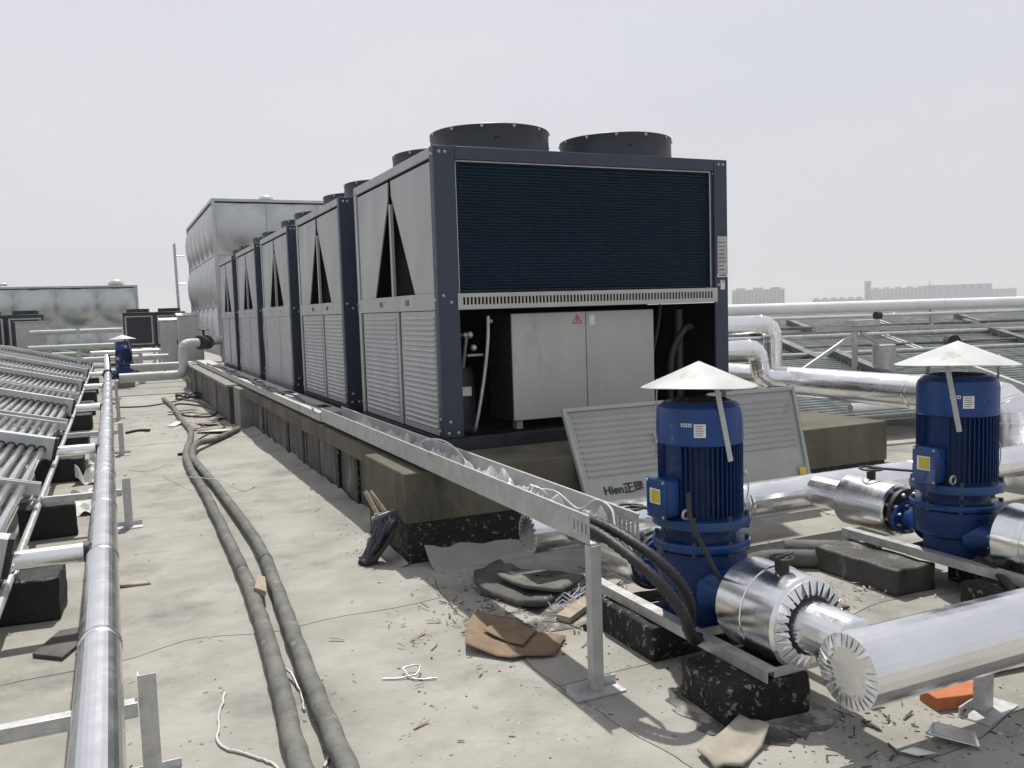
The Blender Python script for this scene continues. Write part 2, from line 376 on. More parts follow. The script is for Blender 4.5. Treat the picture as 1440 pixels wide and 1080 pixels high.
while y < 22.5:
    y1 = y+random.uniform(.7, 1.2); sb = MB(); sb.box((-.26+jit(.02), y-14.3, 0), (.5, y1-14.3-.015, .585)); sb.build('tarred_panel', 'bitumen_wall', t, bevel=.01); y = y1
sb = MB(); sb.box((-.30, .02, .585), (.55, 8.4, .62)); sb.build('ledge_section', 'beam_top', t)
for k in range(1, 6):
    yy = 6.09+k*2.876-.35
    beam('cross_beam', 'concrete cross beam under the gap behind chiller number %s from the front' % ['', 'one', 'two', 'three', 'four', 'five'][k],
         (2.37, yy, 0), (5.4, yy+.5, .60), 'beam', group='cross beams under the chillers')
beam('plinth_wall', 'right hand plinth wall under the chillers on the side facing the pipes', (4.55, 6.39, 0), (4.95, 8.1, .60), 'beam')

# ------------------------------------------------------------------ chillers
HT = 2.15; L_ = 2.64; D_ = 2.29
def make_chiller():
    t = thing('air_chiller', 'nearest navy framed air chiller with open front bay and two fans on top', 'chiller', (2.206, 6.088, .7125), 0, 'air chillers in a row on the plinth')
    # base frame
    b = MB()
    b.box((0,0,-.105), (L_,.015,-.008)); b.box((0,.015,-.105), (L_,.06,-.095)); b.box((0,.015,-.02), (L_,.06,-.008))
    b.box((.0,.06,-.105), (.06,D_,-.008)); b.box((L_-.06,.06,-.105), (L_,D_,-.008)); b.box((.06,D_-.06,-.105), (L_-.06,D_,-.008))
    for x in (.5, 1.3, 2.1): b.box((x,-.012,-.1), (x+.012,.0,-.012))
    b.build('base_frame', 'navy_dark', t, bevel=.003)
    for (x0, x1, y0, y1) in ((0,.165,0,.02), (L_-.135,L_,0,.02), (0,.165,D_-.02,D_), (L_-.135,L_,D_-.02,D_)):
        c = MB(); c.box((x0, y0, 0), (x1, y1, HT)); c.build('corner_post', 'navy', t, bevel=.003)
    for (x0, y0, mm) in ((0,.021,'navy'), (0,D_-.09,'cream'), (L_-.018,.021,'navy'), (L_-.018,D_-.09,'navy')):
        c = MB(); c.box((x0, y0, 0), (x0+.018, y0+.069, HT-.001)); c.build('side_flange', mm, t, bevel=.003)
    # top frame
    c = MB(); c.box((.167,0,HT-.095), (L_-.137,.03,HT)); c.build('top_rail', 'navy', t, bevel=.003)
    for x0 in (.002, L_-.03):
        c = MB(); c.box((x0,.092,HT-.075), (x0+.028,D_-.092,HT-.002)); c.build('side_rail', 'cream', t, bevel=.003)
    c = MB(); c.box((.03,.03,HT-.022), (L_-.031,D_-.022,HT-.012)); c.build('deck', 'navy', t)
    # coil face
    cf = MB(); cf.box((.175,.045,1.085), (L_-.145,.075,HT-.10)); cf.build('coil_panel', 'fin', t)
    f = MB(); z = 1.10
    while z < HT-.11:
        f.add([(.19,.044,z),(L_-.16,.044,z),(L_-.16,.028,z+.008),(.19,.028,z+.008),(.19,.044,z+.016),(L_-.16,.044,z+.016)], [(0,1,2,3),(3,2,5,4)]); z += .0235
    o = f.build('cooling_fin', 'fin', t, kind='stuff')
    c = MB()
    c.box((.178,.015,HT-.108), (L_-.165,.022,HT-.098)); c.box((L_-.172,.015,1.08), (L_-.163,.022,HT-.108)); c.box((.172,.015,1.08), (.178,.022,HT-.108))
    c.build('trim_strip', 'galv_lt', t)
    for q in ((L_-.163,L_-.135),(.165,.172)):
        c = MB(); c.box((q[0],.02,1.08), (q[1],.06,HT-.09)); c.build('inner_frame', 'navy', t)
    # slotted strip under the coil
    x0, x1, z0, z1 = .15, 2.52, .955, 1.075
    s = MB(); s.box((x0,-.012,z0),(x1,0-.002,z0+.035)); s.box((x0,-.012,z1-.03),(x1,-.002,z1)); s.box((x0,-.010,z0-.0),(x1,.06,z0+.004))
    x = x0
    n_ = 76; pit = (x1-x0-.08)/n_
    s.box((x0,-.0119,z0+.035),(x0+.04,-.0021,z1-.03)); s.box((x1-.04,-.0119,z0+.035),(x1,-.0021,z1-.03))
    for k in range(n_): 
        xx = x0+.04+k*pit; s.box((xx+pit*.6,-.0119,z0+.035),(xx+pit,-.0021,z1-.03))
    s.build('slotted_strip', 'strip', t)
    s = MB(); s.box((.17,.005,z0+.01),(2.5,.012,z1)); s.build('strip_backing', 'black', t)
    # inside bay
    s = MB(); s.box((.03,1.2,0),(L_-.03,1.22,1.08)); s.box((.03,.1,-.004),(L_-.03,1.2,.004)); s.box((.03,.03,1.06),(L_-.03,1.2,1.066)); s.build('inner_wall', 'black', t)
    cab = MB(); cab.box((.62,.10,.07),(1.93,.55,.915)); cb = cab.build('control_cabinet', 'navy_dark', t, bevel=.004)  # body coloured dark to paint in the shade on the cabinet's unlit side
    for (a, e) in ((.622,1.278), (1.284,1.928)):
        d = MB(); d.box((a,.082,.075),(e,.099,.91)); dd = d.build('cabinet_door', 'cabinet', cb, bevel=.004)
    d = MB(); d.box((1.30,.072,.095),(1.345,.08,.13)); d.build('door_lock', 'black', cb)
    d = MB(); d.box((1.31,.076,.80),(1.36,.081,.885)); d.build('door_sticker', 'paper', cb)
    tri = MB()
    P3 = [Vector((1.155,.0795,.815)), Vector((1.245,.0795,.815)), Vector((1.20,.0795,.893))]; C3 = sum(P3, Vector())/3
    for i in range(3):
        p, q = P3[i], P3[(i+1) % 3]; p2, q2 = C3+(p-C3)*.72, C3+(q-C3)*.72
        tri.prism([p, q, q2, p2], (0, -.002, 0))
    tri.prism([(1.194,.0795,.831),(1.204,.0795,.831),(1.209,.0795,.862),(1.196,.0795,.866)], (0,-.002,0))
    tri.build('warning_sign', 'red', cb)
    for x in (.66, 1.86):
        d = MB(); d.box((x,.12,.006),(x+.05,.2,.07)); d.build('cabinet_foot', 'galv_lt', t)
    # compressor and pipes
    d = MB(); d.lathe([(.02,.52),(.10,.50),(.13,.44),(.135,.05),(.16,.02),(.16,.0)][::-1], (.29,.42,.0), n=24); cp = d.build('compressor', 'navy_dark', t)
    d = MB(); d.box((.25,.272,.28),(.345,.286,.35)); d.build('compressor_label', 'paper', cp)
    d = MB(); d.tube(spline([(.45,.14,.90),(.44,.14,.7),(.40,.15,.4),(.33,.16,.06),(.32,.2,.01)]), .014, 8); d.build('drain_hose', 'galv', t)
    d = MB(); d.tube(spline([(.29,.3,.5),(.29,.25,.62),(.29,.2,.75)]), .014, 8); d.tube([(.29,.2,.6),(.42,.2,.6)], .010, 8); d.tube(spline([(.21,.2,.33),(.21,.2,.5),(.17,.2,.53)]), .009, 8); d.build('refrigerant_pipe', 'galv', t)
    for (x, z, r_) in ((.26,.76,.022), (.30,.76,.028), (.33,.66,.026), (.48,.86,.018), (.22,.76,.013)):
        d = MB(); d.ball((x,.16,z), r_, 10); d.build('pressure_gauge', 'galv', t)
    d = MB(); d.tube(spline([(2.08,.2,.95),(2.05,.2,.75),(1.99,.2,.5),(1.99,.2,.3)]), .014, 8); d.tube(spline([(2.2,.25,.06),(2.2,.22,.5),(2.32,.2,.72),(2.4,.2,.75)]), .03, 10); d.tube([(2.3,.25,.02),(2.3,.25,.9)], .04, 12); d.build('pipe_bundle', 'navy_dark', t)
    # left end wall with the V opening
    for (xw, sg) in ((0, 1), (L_, -1)):
        yp = 1.145
        a = xw+sg*.008; e = sg*.012
        A = [(a,.094,1.085),(a,.56,1.085),(a,1.10,1.93),(a,1.10,HT-.10),(a,.094,HT-.10)]
        B = [(a,2.17,1.085),(a,1.70,1.085),(a,1.20,1.90),(a,1.18,HT-.10),(a,2.17,HT-.10)]
        for pts in (A, B):
            s = MB(); s.prism(pts, (e,0,0)); s.build('end_panel', 'cream', t, bevel=.002)
        s = MB(); s.box((xw+sg*.004,yp-.022,1.085),(xw+sg*.03,yp+.025,1.86)); s.build('centre_strut', 'cream', t)
        s = MB(); s.prism([(xw+sg*.16,.094,1.06),(xw+sg*.16,2.19,1.06),(xw+sg*.16,2.19,HT-.06),(xw+sg*.16,.094,HT-.06)], (sg*.01,0,0)); s.build('opening_shade_sheet', 'black', t)  # black sheet standing for the shade behind the V opening
        s = MB(); s.box((xw+sg*.002,.092,.955),(xw+sg*.022,D_-.092,1.084)); mb_ = s.build('mid_rail', 'cream', t, bevel=.003)
        s = MB()
        for yc in (.75, 1.5):
            for q in (-.035,0,.035): s.box((xw-sg*.001,yc+q-.004,1.00),(xw+sg*.001,yc+q+.004,1.045))
        s.build('vent_slot', 'black', mb_)
        for (y0, y1) in ((.095,.975), (1.06,D_-.125)):
            s = MB(); s.box((xw+sg*.014,y0,.006),(xw+sg*.024,y1,.95)); pn = s.build('louvre_panel', 'cream', t)
            s = MB(); z = .05; zz0, zz1 = y0+.05, y1-.05
            while z < .9:
                p = [(xw+sg*.0135,zz0,z),(xw+sg*.0135,zz1,z),(xw+sg*.004,zz1,z+.012),(xw+sg*.004,zz0,z+.012),(xw+sg*.0135,zz1,z+.026),(xw+sg*.0135,zz0,z+.026)]
                s.add(p, [(0,1,2,3),(3,2,4,5)]); z += .0415
            s.build('louvre_blade', 'cream', pn, kind='stuff')
        s = MB(); s.box((xw+sg*.006,1.012,.004),(xw+sg*.02,1.048,.95)); s.build('panel_post', 'cream', t)
        s = MB(); s.box((xw+sg*.035,.1,.004),(xw+sg*.045,D_-.1,.95)); s.build('gap_shade_sheet', 'black', t)  # black sheet added over the open interior so panel gaps look shaded
    # back wall
    s = MB(); s.box((.166,D_-.03,.004),(L_-.136,D_-.018,HT-.1)); s.build('back_panel', 'fin', t)
    # fans
    for (fx, fy) in ((.72,.62),(1.92,.62),(.72,1.66),(1.92,1.66)):
        f = MB(); z = HT-.012
        f.lathe([(.52,z),(.50,z+.03),(.487,z+.06),(.484,z+.20),(.490,z+.232),(.484,z+.237),(.475,z+.23),(.47,z+.02)], (fx,fy,0), n=48, caps=False)
        fc = f.build('fan_cowl', 'cowl', t)
        f = MB()
        for k in range(12):
            an = 2*PI*k/12; f.ball((fx+.486*math.cos(an), fy+.486*math.sin(an), z+.215), .013, 6)
        f.build('cowl_bolt', 'galv_lt', fc, kind='stuff')
        f = MB()
        for rr in (.12,.22,.32,.42,.49): f.tube([(fx+rr*.94*math.cos(2*PI*k/28), fy+rr*.94*math.sin(2*PI*k/28), z+.225) for k in range(29)], .004, 5, False)
        for k in range(6):
            an = PI*k/6; f.bar((fx-.465*math.cos(an),fy-.465*math.sin(an),z+.218),(fx+.465*math.cos(an),fy+.465*math.sin(an),z+.218), .008, .006)
        f.build('fan_guard', 'black', fc)
        f = MB()
        for k in range(4):
            an = PI/2*k; u = Vector((math.cos(an), math.sin(an), 0)); v = Vector((-math.sin(an), math.cos(an), 0)); o_ = Vector((fx,fy,z+.12))
            f.prism([o_+u*.08-v*.06, o_+u*.47-v*.16, o_+u*.47+v*.10+Vector((0,0,.05)), o_+u*.08+v*.05+Vector((0,0,.03))], (0,0,.006))
        f.lathe([(.09,z+.05),(.09,z+.17),(.05,z+.18)], (fx,fy,0), n=16); f.build('fan_rotor', 'black', fc)
    # bolts
    f = MB()
    for (x, z) in ((.045,2.105),(.09,2.105),(.04,1.06),(.10,1.01),(.06,.12),(.045,.035),(.12,.035),(L_-.09,2.11),(L_-.045,2.11),(L_-.10,1.10),(L_-.05,1.13),(L_-.08,.06)):
        f.ball((x,-.001,z), .013, 8)
    for (y, z) in ((.03,2.09),(.06,2.10),(.05,1.03),(.04,.14),(.06,.05),(D_-.05,2.09),(D_-.05,1.03),(D_-.04,.1)):
        f.ball((-.001,y,z), .012, 8)
    f.build('frame_bolt', 'galv_lt', t, kind='stuff')
    return t
ch = make_chiller()
names = ['second', 'third', 'fourth', 'fifth']
lab = ['second chiller from the front with bare grey louvred end panels', 'third chiller from the front with film wrapped lower end panels',
       'fourth chiller from the front, lower panels wrapped in shiny film', 'farthest chiller of the row, standing just before the water tank']
units = [ch]
for k in range(4):
    u = dup(ch, (2.206, 6.088+2.876*(k+1), .7125), lab[k]); units.append(u)
# energy label and sticker only on the near one
s = MB(); s.box((2.53,-.004,1.20),(2.632,-.001,1.51)); lb = s.build('rating_plate', 'galv_lt', ch)
s = MB(); s.box((2.528,-.0042,1.165),(2.634,-.001,1.195)); s.build('caption_plate', 'paper', ch)
s = MB(); s.box((2.56,-.004,1.06),(2.605,-.001,1.14)); s.build('small_plate', 'paper', ch)
s = MB()
for k in range(8): s.box((2.54,-.0062,1.225+k*.033),(2.54+random.uniform(.05,.08),-.0045,1.231+k*.033))
for k in range(5): s.box((2.545+k*.016,-.0062,1.173),(2.555+k*.016,-.0045,1.188))
s.build('plate_print', 'ink', lb, kind='stuff')
for k in (2, 3):
    wv = MB(); n1, n2 = 26, 12
    for i in range(n1+1):
        for j in range(n2+1):
            y = .02+2.25*i/n1; z = -.05+1.15*j/n2
            wv.v.append(Vector((-.018-.022*abs(noise.noise(Vector((y*5, z*6, k)))), y, z)))
    for i in range(n1):
        for j in range(n2):
            a = i*(n2+1)+j; wv.f.append((a, a+1, a+n2+2, a+n2+1))
    wv.build('wrap_film', 'wrap', units[k], ang=20)

# ------------------------------------------------------------------ water tanks
def tank(name, label, loc, cols_f, cols_s, rows, p, bul, legh):
    t = thing(name, label, 'water tank', loc)
    pan = MB(); n = 14; k0 = 0
    for i in range(n+1):
        for j in range(n+1):
            u = i/n*2-1; v = j/n*2-1; r = min(1, math.hypot(u, v)/.94)
            h = bul*(math.sqrt(max(0, 1-r*r*.93))-math.sqrt(.07))/(1-math.sqrt(.07)) if r < 1 else 0
            pan.v.append(Vector((u*p/2*.99, -h, v*p/2*.99)))
    for i in range(n):
        for j in range(n):
            a = i*(n+1)+j; pan.f.append((a, a+n+1, a+n+2, a+1))
    me = pan.mesh('tank_panel', 'stainless', ang=50)
    W = cols_f*p; Dp = cols_s*p; H = rows*p
    for r in range(rows):
        for c in range(cols_f):
            o = bpy.data.objects.new('tank_panel', me); COL.objects.link(o); o.parent = t; o.location = (p*(c+.5), 0, legh+p*(r+.5))
        for c in range(cols_s):
            o = bpy.data.objects.new('tank_panel', me); COL.objects.link(o); o.parent = t; o.location = (0, p*(c+.5), legh+p*(r+.5)); o.rotation_euler = (0,0,-PI/2)
    b = MB(); b.box((.02,.02,legh),(W-.02,Dp-.02,legh+H-.02)); b.build('tank_body', 'stainless', t)
    for (x, y) in ((-.04,-.04),(W-.04,-.04),(-.04,Dp-.04)):
        b = MB(); b.box((x,y,legh),(x+.08,y+.08,legh+H+.03)); b.build('corner_trim', 'stainless', t)
    b = MB(); b.box((-.05,-.05,legh+H+.031),(W+.05,-.0,legh+H+.10)); b.box((-.05,.001,legh+H+.031),(.0,Dp,legh+H+.10)); b.box((0.001,.001,legh+H+.03),(W,Dp,legh+H+.05)); b.build('top_rim', 'stainless', t)
    b = MB()
    for r in range(1, rows): b.box((.045,-.03,legh+p*r-.02),(W,-.002,legh+p*r+.02)); b.box((-.03,.045,legh+p*r-.02),(-.002,Dp,legh+p*r+.02))
    b.build('seam_flange', 'stainless', t)
    b = MB()
    for k in range(cols_f+1): b.box((k*W/cols_f-.08*(k == cols_f),0.02,0),(k*W/cols_f+.08*(k < cols_f),.12,legh-.001)); b.box((k*W/cols_f-.08*(k == cols_f),Dp-.2,0),(k*W/cols_f+.08*(k < cols_f),Dp-.1,legh-.001))
    b.build('tank_support', 'galv', t)
    return t
tk = tank('water_tank', 'big stainless panel water tank with bulging walls behind the chiller row', (2.62,24,0), 6, 6, 3, 1.33, .16, .68)
for (x, y) in ((1.55, 1.2), (3.4, 1.0)):
    b = MB(); b.tube([(x,y,4.7),(x,y,4.86)], .10, 10); b.ball((x,y,4.92), .22, 12, .6); b.build('roof_vent', 'white', tk)
t2 = tank('water_tank', 'smaller stainless water tank in the far left distance behind dark heat pumps', (-4.57,37,0), 4, 2, 2, 1.40, .27, .18)
b = MB(); b.tube([(4.9,.9,2.96),(4.9,.9,3.11)], .1, 10); b.ball((4.9,.9,3.18), .3, 12, .6); b.build('roof_vent', 'white', t2)
b = MB(); b.tube(spline([(.9,.5,2.96),(.95,.5,3.16),(1.2,.5,3.18)]), .06, 8); b.build('overflow_pipe', 'galv', t2)
# ladder fixed to the far side of the big tank
t = thing('tank_ladder', 'thin steel ladder standing against the left wall of the big tank', 'ladder', (2.36, 34.2, 0))
for dy in (0, .45):
    b = MB(); b.tube([(0,dy,1.0),(-.04,dy,4.45)], .035, 8); b.build('rail', 'galv', t)
b = MB()
for k in range(10): b.tube([(-.0,0,1.2+k*.33),(-.0,.45,1.2+k*.33)], .015, 6)
for z in (1.9, 3.0, 4.0): b.tube([(0,0,z),(.26,0,z)], .02, 6)
b.build('rung', 'galv', t)

# ------------------------------------------------------------------ pipes
def at(px, py, Y):
    d = fw+rt*((px-720)/FPX)+up*((540-py)/FPX); s = Y/d.y; return (d.x*s, Y, 1.65+d.z*s)
def arc_path(pts, rad=.25, k=4):
    P = [Vector(p) for p in pts]; out = [P[0]]
    for i in range(1, len(P)-1):
        a = (P[i-1]-P[i]).normalized(); b = (P[i+1]-P[i]).normalized()
        an = a.angle(b)
        if an > 3.05: continue
        d = min(rad/math.tan(an/2), (P[i-1]-P[i]).length*.48, (P[i+1]-P[i]).length*.48); p0 = P[i]+a*d; p1 = P[i]+b*d
        for j in range(k+1):
            t = j/k; out.append((p0*(1-t)**2)+(P[i]*2*t*(1-t))+(p1*t*t))
    out.append(P[-1]); o2 = [out[0]]
    for q in out[1:]:
        if (q-o2[-1]).length > .004: o2.append(q)
    return o2
def jacket(t, pts, r, m='alu', rad=.3, n=28, band=1.0, name='jacket'):
    path = arc_path(pts, rad); b = MB(); b.tube(path, r, n); o = b.build(name, m, t, ang=12)
    s = MB()
    for i in range(len(path)-1):
        p, q = path[i], path[i+1]; L = (q-p).length; d = (q-p).normalized()
        if L > band*.7:
            c = int(L/band)
            for j in range(1, c+1):
                x = p+d*(L*j/(c+.5)); s.lathe([(r+.0005,-.025),(r+.0035,-.02),(r+.0035,.02),(r+.0005,.025)], x, d, n, False)
        elif i > 0 and rad and L < band*.7:
            s.lathe([(r*1.0,-.012),(r*1.03,-.008),(r*1.03,.008),(r*1.0,.012)], p, d, n, False)
    if s.v: s.build('seam_band', m, t, kind='stuff')
    return o
def cap(t, o, ax, r, dark=False, teeth=26, name='crimped_end'):
    # folded tabs over the pipe end
    ax = Vector(ax).normalized(); o = Vector(o); u = Vector((0,0,1)); u = (u-ax*u.dot(ax)).normalized(); v = ax.cross(u)
    d = MB(); d.lathe([(r*(.95 if dark else .78),-.03),(r*(.93 if dark else .74),-.004)], o, ax, 28); d.build('end_disc', 'rubber' if dark else 'alu_dull', t)  # when dark, a black disc stands for the shade inside the open pipe
    b = MB()
    for k in range(teeth):
        a0 = 2*PI*(k+.06)/teeth; a1 = 2*PI*(k+.90)/teeth; am = (a0+a1)/2; ri = r*(.62+jit(.05)); h0 = .003+random.random()*.008; h1 = .004+random.random()*.016
        f = lambda a, rr, h: o+(u*math.cos(a)+v*math.sin(a))*rr+ax*h
        q0, q1, q2, q3 = f(a0,r*1.005,0), f(a1,r*1.005,0), f(a1-.02,ri,h1), f(a0+.04,ri,h0)
        if dark: q2 = q3 = f(am, r*.80, h0)
        p = [q0, q1, q2, q3] if not dark else [q0, q1, q2]
        b.prism(p, -ax*.002)
    b.build(name, 'foil', t, ang=5)
def pipe(name, label, pts, r, m='alu', rad=.3, group=None, cat='pipe', n=28, band=1.0):
    t = thing(name, label, cat, (pts[0][0], pts[0][1], 0), 0, group); L = Vector(t.location)
    jacket(t, [Vector(p)-L for p in pts], r, m, rad, n, band)
    return t, L
def flange(t, o, ax, r, m='rubber', th=.03, bolts=8, name='flange'):
    ax = Vector(ax).normalized(); o = Vector(o); b = MB(); b.lathe([(r,-th/2),(r,th/2)], o, ax, 32); f = b.build(name, m, t, bevel=.002)
    u = Vector((0,0,1)); v = ax.cross(u); b = MB()
    for k in range(bolts):
        an = 2*PI*(k+.5)/bolts; c = o+(u*math.cos(an)+v*math.sin(an))*r*.82; b.tube([c-ax*(th/2+.02), c+ax*(th/2+.02)], .012, 6)
    b.build('bolt', 'galv', f, kind='stuff')
def stand(label, loc, h, wd=.06, group='small steel pipe supports', cross=None, rz=0, plate=.2):
    t = thing('pipe_stand', label, 'pipe support', loc, rz, group)
    b = MB(); b.box((-wd/2,-.002,.008),(wd/2,.003,h)); b.box((-wd/2,.003,.008),(-wd/2+.005,.045,h)); b.build('leg', 'galv', t)
    b = MB(); b.box((-plate/2,-.06,0),(plate/2,.06,.007)); b.box((-plate/2,.0531,.007),(plate/2,.06,.04)); b.build('foot_plate', 'galv', t)
    if cross:
        b = MB(); b.box((cross[0],-.05,cross[2]),(cross[1],-.003,cross[2]+.005)); b.box((cross[0],-.0499,cross[2]+.0051),(cross[1],-.045,cross[2]+.05)); b.box((cross[0],-.0081,cross[2]+.0051),(cross[1],-.003,cross[2]+.05)); b.box((cross[0],-.052,cross[2]+.0501),(cross[1],-.003,cross[2]+.054)); b.build('crossbar', 'galv', t, bevel=.002)
    return t

# left main pipe
t, L = pipe('lagged_pipe', 'long bright aluminium pipe running away along the left collectors', [(-.112,.9,.41),(-.112,23.6,.41),(-.112,24.4,.8)], .077, rad=.3, band=1.35)
flange(t, Vector((-.112,23.3,.41))-L, (0,1,0), .13)
for i, (y, wd) in enumerate(((3.3,.6),(7.62,.6),(11.9,.6),(16.2,.6),(20.5,.6))):
    stand('short steel stand under the long left pipe, %s from the front' % ['nearest','second','third','fourth','fifth'][i], (.04,y,0), .40, .062, 'stands under the long left pipe', (-.60,-.035,.27))

# near right header pipe (A) and far one (B)
tA, LA = pipe('header_pipe', 'thick aluminium pipe with crimped round end at the lower right', [(2.30,2.25,.335),(9.5,2.25,.335)], .137, band=2.2)
cap(tA, Vector((2.298,2.25,.335))-LA, (-1,0,0), .137, False, 30)
tB, LB = pipe('header_pipe', 'aluminium pipe with a dark toothed opening beside the tarred plinth', [(2.20,4.66,.31),(11,4.66,.31)], .125, band=1.5)
cap(tB, Vector((2.198,4.66,.31))-LB, (-1,0,0), .125, True, 22)
stand('steel angle leg under the thick crimped pipe by the orange brick', (3.08,2.28,0), .205, .075, 'legs under the header pipes', plate=.26, rz=.25)
stand('steel leg under the far header pipe behind the first pump', (2.75,4.62,0), .19, .07, 'legs under the header pipes', rz=.1)
stand('steel leg under the header pipe behind the second pump', (5.1,4.62,0), .19, .07, 'legs under the header pipes', rz=.1)

def valve_assembly(t, X, y0, y1, z, r, neck, side=1):
    """thick lagged strainer/valve body on the pump pipe, coordinates local to t"""
    b = MB(); b.lathe([(r*.93,y0-.004),(r,y0+.012),(r,y1-.012),(r*.93,y1+.004)], (X,0,z), (0,1,0), 36); o = b.build('valve_jacket', 'alu', t, ang=30)
    b = MB(); b.lathe([(r+.001,-.016),(r+.005,-.012),(r+.005,.012),(r+.001,.016)], (X,(y0+y1)/2+.02,z), (0,1,0), 36, False); b.build('seam_band', 'alu', o)

def crimp_ring(t, o, ax, r0_, r1_, teeth=28, m='foil'):
    ax = Vector(ax).normalized(); o = Vector(o); u = Vector((0,0,1)); v = ax.cross(u); b = MB()
    for k in range(teeth):
        a0 = 2*PI*(k+.04)/teeth; a1 = 2*PI*(k+.93)/teeth; h0 = .002+random.random()*.012; h1 = .004+random.random()*.02
        f = lambda a, rr, h: o+(u*math.cos(a)+v*math.sin(a))*rr+ax*h
        b.prism([f(a0,r1_,0), f(a1,r1_,0), f(a1-.03,r0_,h1), f(a0+.03,r0_*(1+jit(.05)),h0)], -ax*.002)
    b.build('crimped_collar', m, t, ang=5)

# ------------------------------------------------------------------ pumps
def make_pump(loc, label, rs=1, zk=1):
    t = thing('inline_pump', label, 'pump', loc, 0, 'blue vertical inline pumps')
    b = MB()     # casing, z0 = base
    b.lathe([(.19,.018),(.19,.17),(.235,.20),(.25,.26),(.252,.36),(.24,.40),(.215,.415)], n=40); b.build('casing', 'pump_dk', t)
    b = MB(); b.lathe([(.215,.416),(.268,.418),(.272,.425),(.272,.452),(.265,.46),(.23,.463)], n=44); b.build('cover_flange', 'pump', t)
    b = MB(); b.lathe([(.20,.463),(.19,.50),(.20,.535)], n=36); b.build('lantern', 'pump_dk', t)
    b = MB(); b.lathe([(.235,.536),(.272,.54),(.275,.565),(.27,.585),(.235,.59)], n=44); b.build('motor_flange', 'teal', t)
    b = MB()
    for k in range(8):
        an = 2*PI*k/8; c = (.252*math.cos(an), .252*math.sin(an)); b.tube([(*c,.395),(*c,.48)], .014, 6); b.tube([(*c,.515),(*c,.61)], .014, 6)
    b.build('flange_bolt', 'navy', t, kind='stuff')
    b = MB(); b.lathe([(.205,.59),(.205,.99)], n=40); b.build('motor_body', 'pump_dk', t)
    b = MB()
    for k in range(52):
        an = 2*PI*k/52
        if abs(((an-R(184)+PI) % (2*PI))-PI) < R(18): continue
        u = Vector((math.cos(an), math.sin(an), 0)); b.bar(u*.218+Vector((0,0,.60)), u*.218+Vector((0,0,.975)), .034, .005, upv=Vector((-u.y, u.x, 0)))
    b.build('cooling_fin', 'pump_dk', t, kind='stuff')
    b = MB(); b.lathe([(.232,.978),(.237,.985),(.237,1.14),(.228,1.175),(.195,1.20),(.17,1.203),(.165,1.195)], n=48); fcw = b.build('fan_cowl', 'pump', t)
    b = MB()
    for rr in (.04,.08,.12,.155): b.tube([(rr*math.cos(2*PI*k/24), rr*math.sin(2*PI*k/24), 1.207) for k in range(25)], .003, 5, False)
    for k in range(4): b.bar((-.165*math.cos(PI*k/4),-.165*math.sin(PI*k/4),1.203),(.165*math.cos(PI*k/4),.165*math.sin(PI*k/4),1.203),.006,.004)
    b.build('fan_grille', 'navy_dark', fcw)
    # labels, curved against the cowl
    def sticker(a0, a1, z0, z1, m, nm, r=.2375, par=fcw):
        s = MB(); n = 5
        for i in range(n+1):
            a = a0+(a1-a0)*i/n
            for (zz, rr) in ((z0,r),(z1,r),(z1,r+.0012),(z0,r+.0012)): s.v.append(Vector((rr*math.cos(a), rr*math.sin(a), zz)))
        for i in range(n):
            for j in range(4): s.f.append((4*i+j, 4*i+4+j, 4*i+4+(j+1) % 4, 4*i+(j+1) % 4))
        s.f.append((3,2,1,0)); s.f.append((4*n,4*n+1,4*n+2,4*n+3))
        return s.build(nm, m, par)
    sticker(R(226), R(241), 1.03, 1.10, 'paper', 'rating_label')
    sticker(R(226), R(241), 1.105, 1.12, 'teal', 'label_heading')
    for k in range(5): sticker(R(228), R(228+9+k % 3), 1.04+k*.012, 1.043+k*.012, 'ink', 'label_print', .2392)
    sticker(R(209), R(223), 1.085, 1.103, 'paper', 'name_label')
    for k in range(4): sticker(R(210.5+k*3.2), R(212.2+k*3.2), 1.089, 1.099, 'ink', 'label_print', .2392)
    # terminal box, faces left-front
    tb = Matrix.Rotation(R(184), 4, 'Z')
    bx = MB(); bx.box((.20,-.075,.60),(.30,.075,.80)); bx.v = [tb @ v for v in bx.v]; box = bx.build('terminal_box', 'pump', t, bevel=.014)
    bx = MB(); bx.box((.301,-.083,.595),(.318,.083,.808)); bx.v = [tb @ v for v in bx.v]; bx.build('box_lid', 'pump', box, bevel=.01)
    bx = MB(); bx.box((.319,-.045,.675),(.321,.045,.755)); bx.v = [tb @ v for v in bx.v]; bx.build('box_sticker', 'paper', box)
    bx = MB(); bx.box((.3211,-.030,.682),(.3225,.040,.748)); bx.v = [tb @ v for v in bx.v]; bx.build('warning_label', 'yellow', box)
    bx = MB()
    for (y_, z_) in ((-.068,.61),(.068,.61),(-.068,.793),(.068,.793)): bx.ball((.319,y_,z_), .008, 6)
    bx.v = [tb @ v for v in bx.v]; bx.build('lid_screw', 'galv', box)
    for s_ in (-1, 1):   # lifting eyes
        e = MB(); c = Vector((.24*s_*.8, -.13, .62)); e.tube([c+Vector((.024*math.cos(2*PI*k/12),0,.024*math.sin(2*PI*k/12))) for k in range(13)], .008, 6, False); e.build('lifting_eye', 'galv', t)
    e = MB(); e.box((-.21,-.21,-.0),(.21,.21,.017)); e.build('foot', 'pump_dk', t)
    # nozzles
    for s_ in (-1, 1):
        e = MB(); e.lathe([(.15,.16),(.105,.24),(.10,.31)], (0,0,.215), (0,s_,0), 28); e.build('nozzle', 'pump', t)
        flange(t, (0,.325*s_,.215), (0,1,0), .145, 'pump', .028, name='nozzle_flange')
    s = MB(); s.box((-.03,-.258,.32),(.04,-.256,.37)); 
    # rain hood
    e = MB(); n = 28; zr, za, rr = 1.285, 1.415, .318
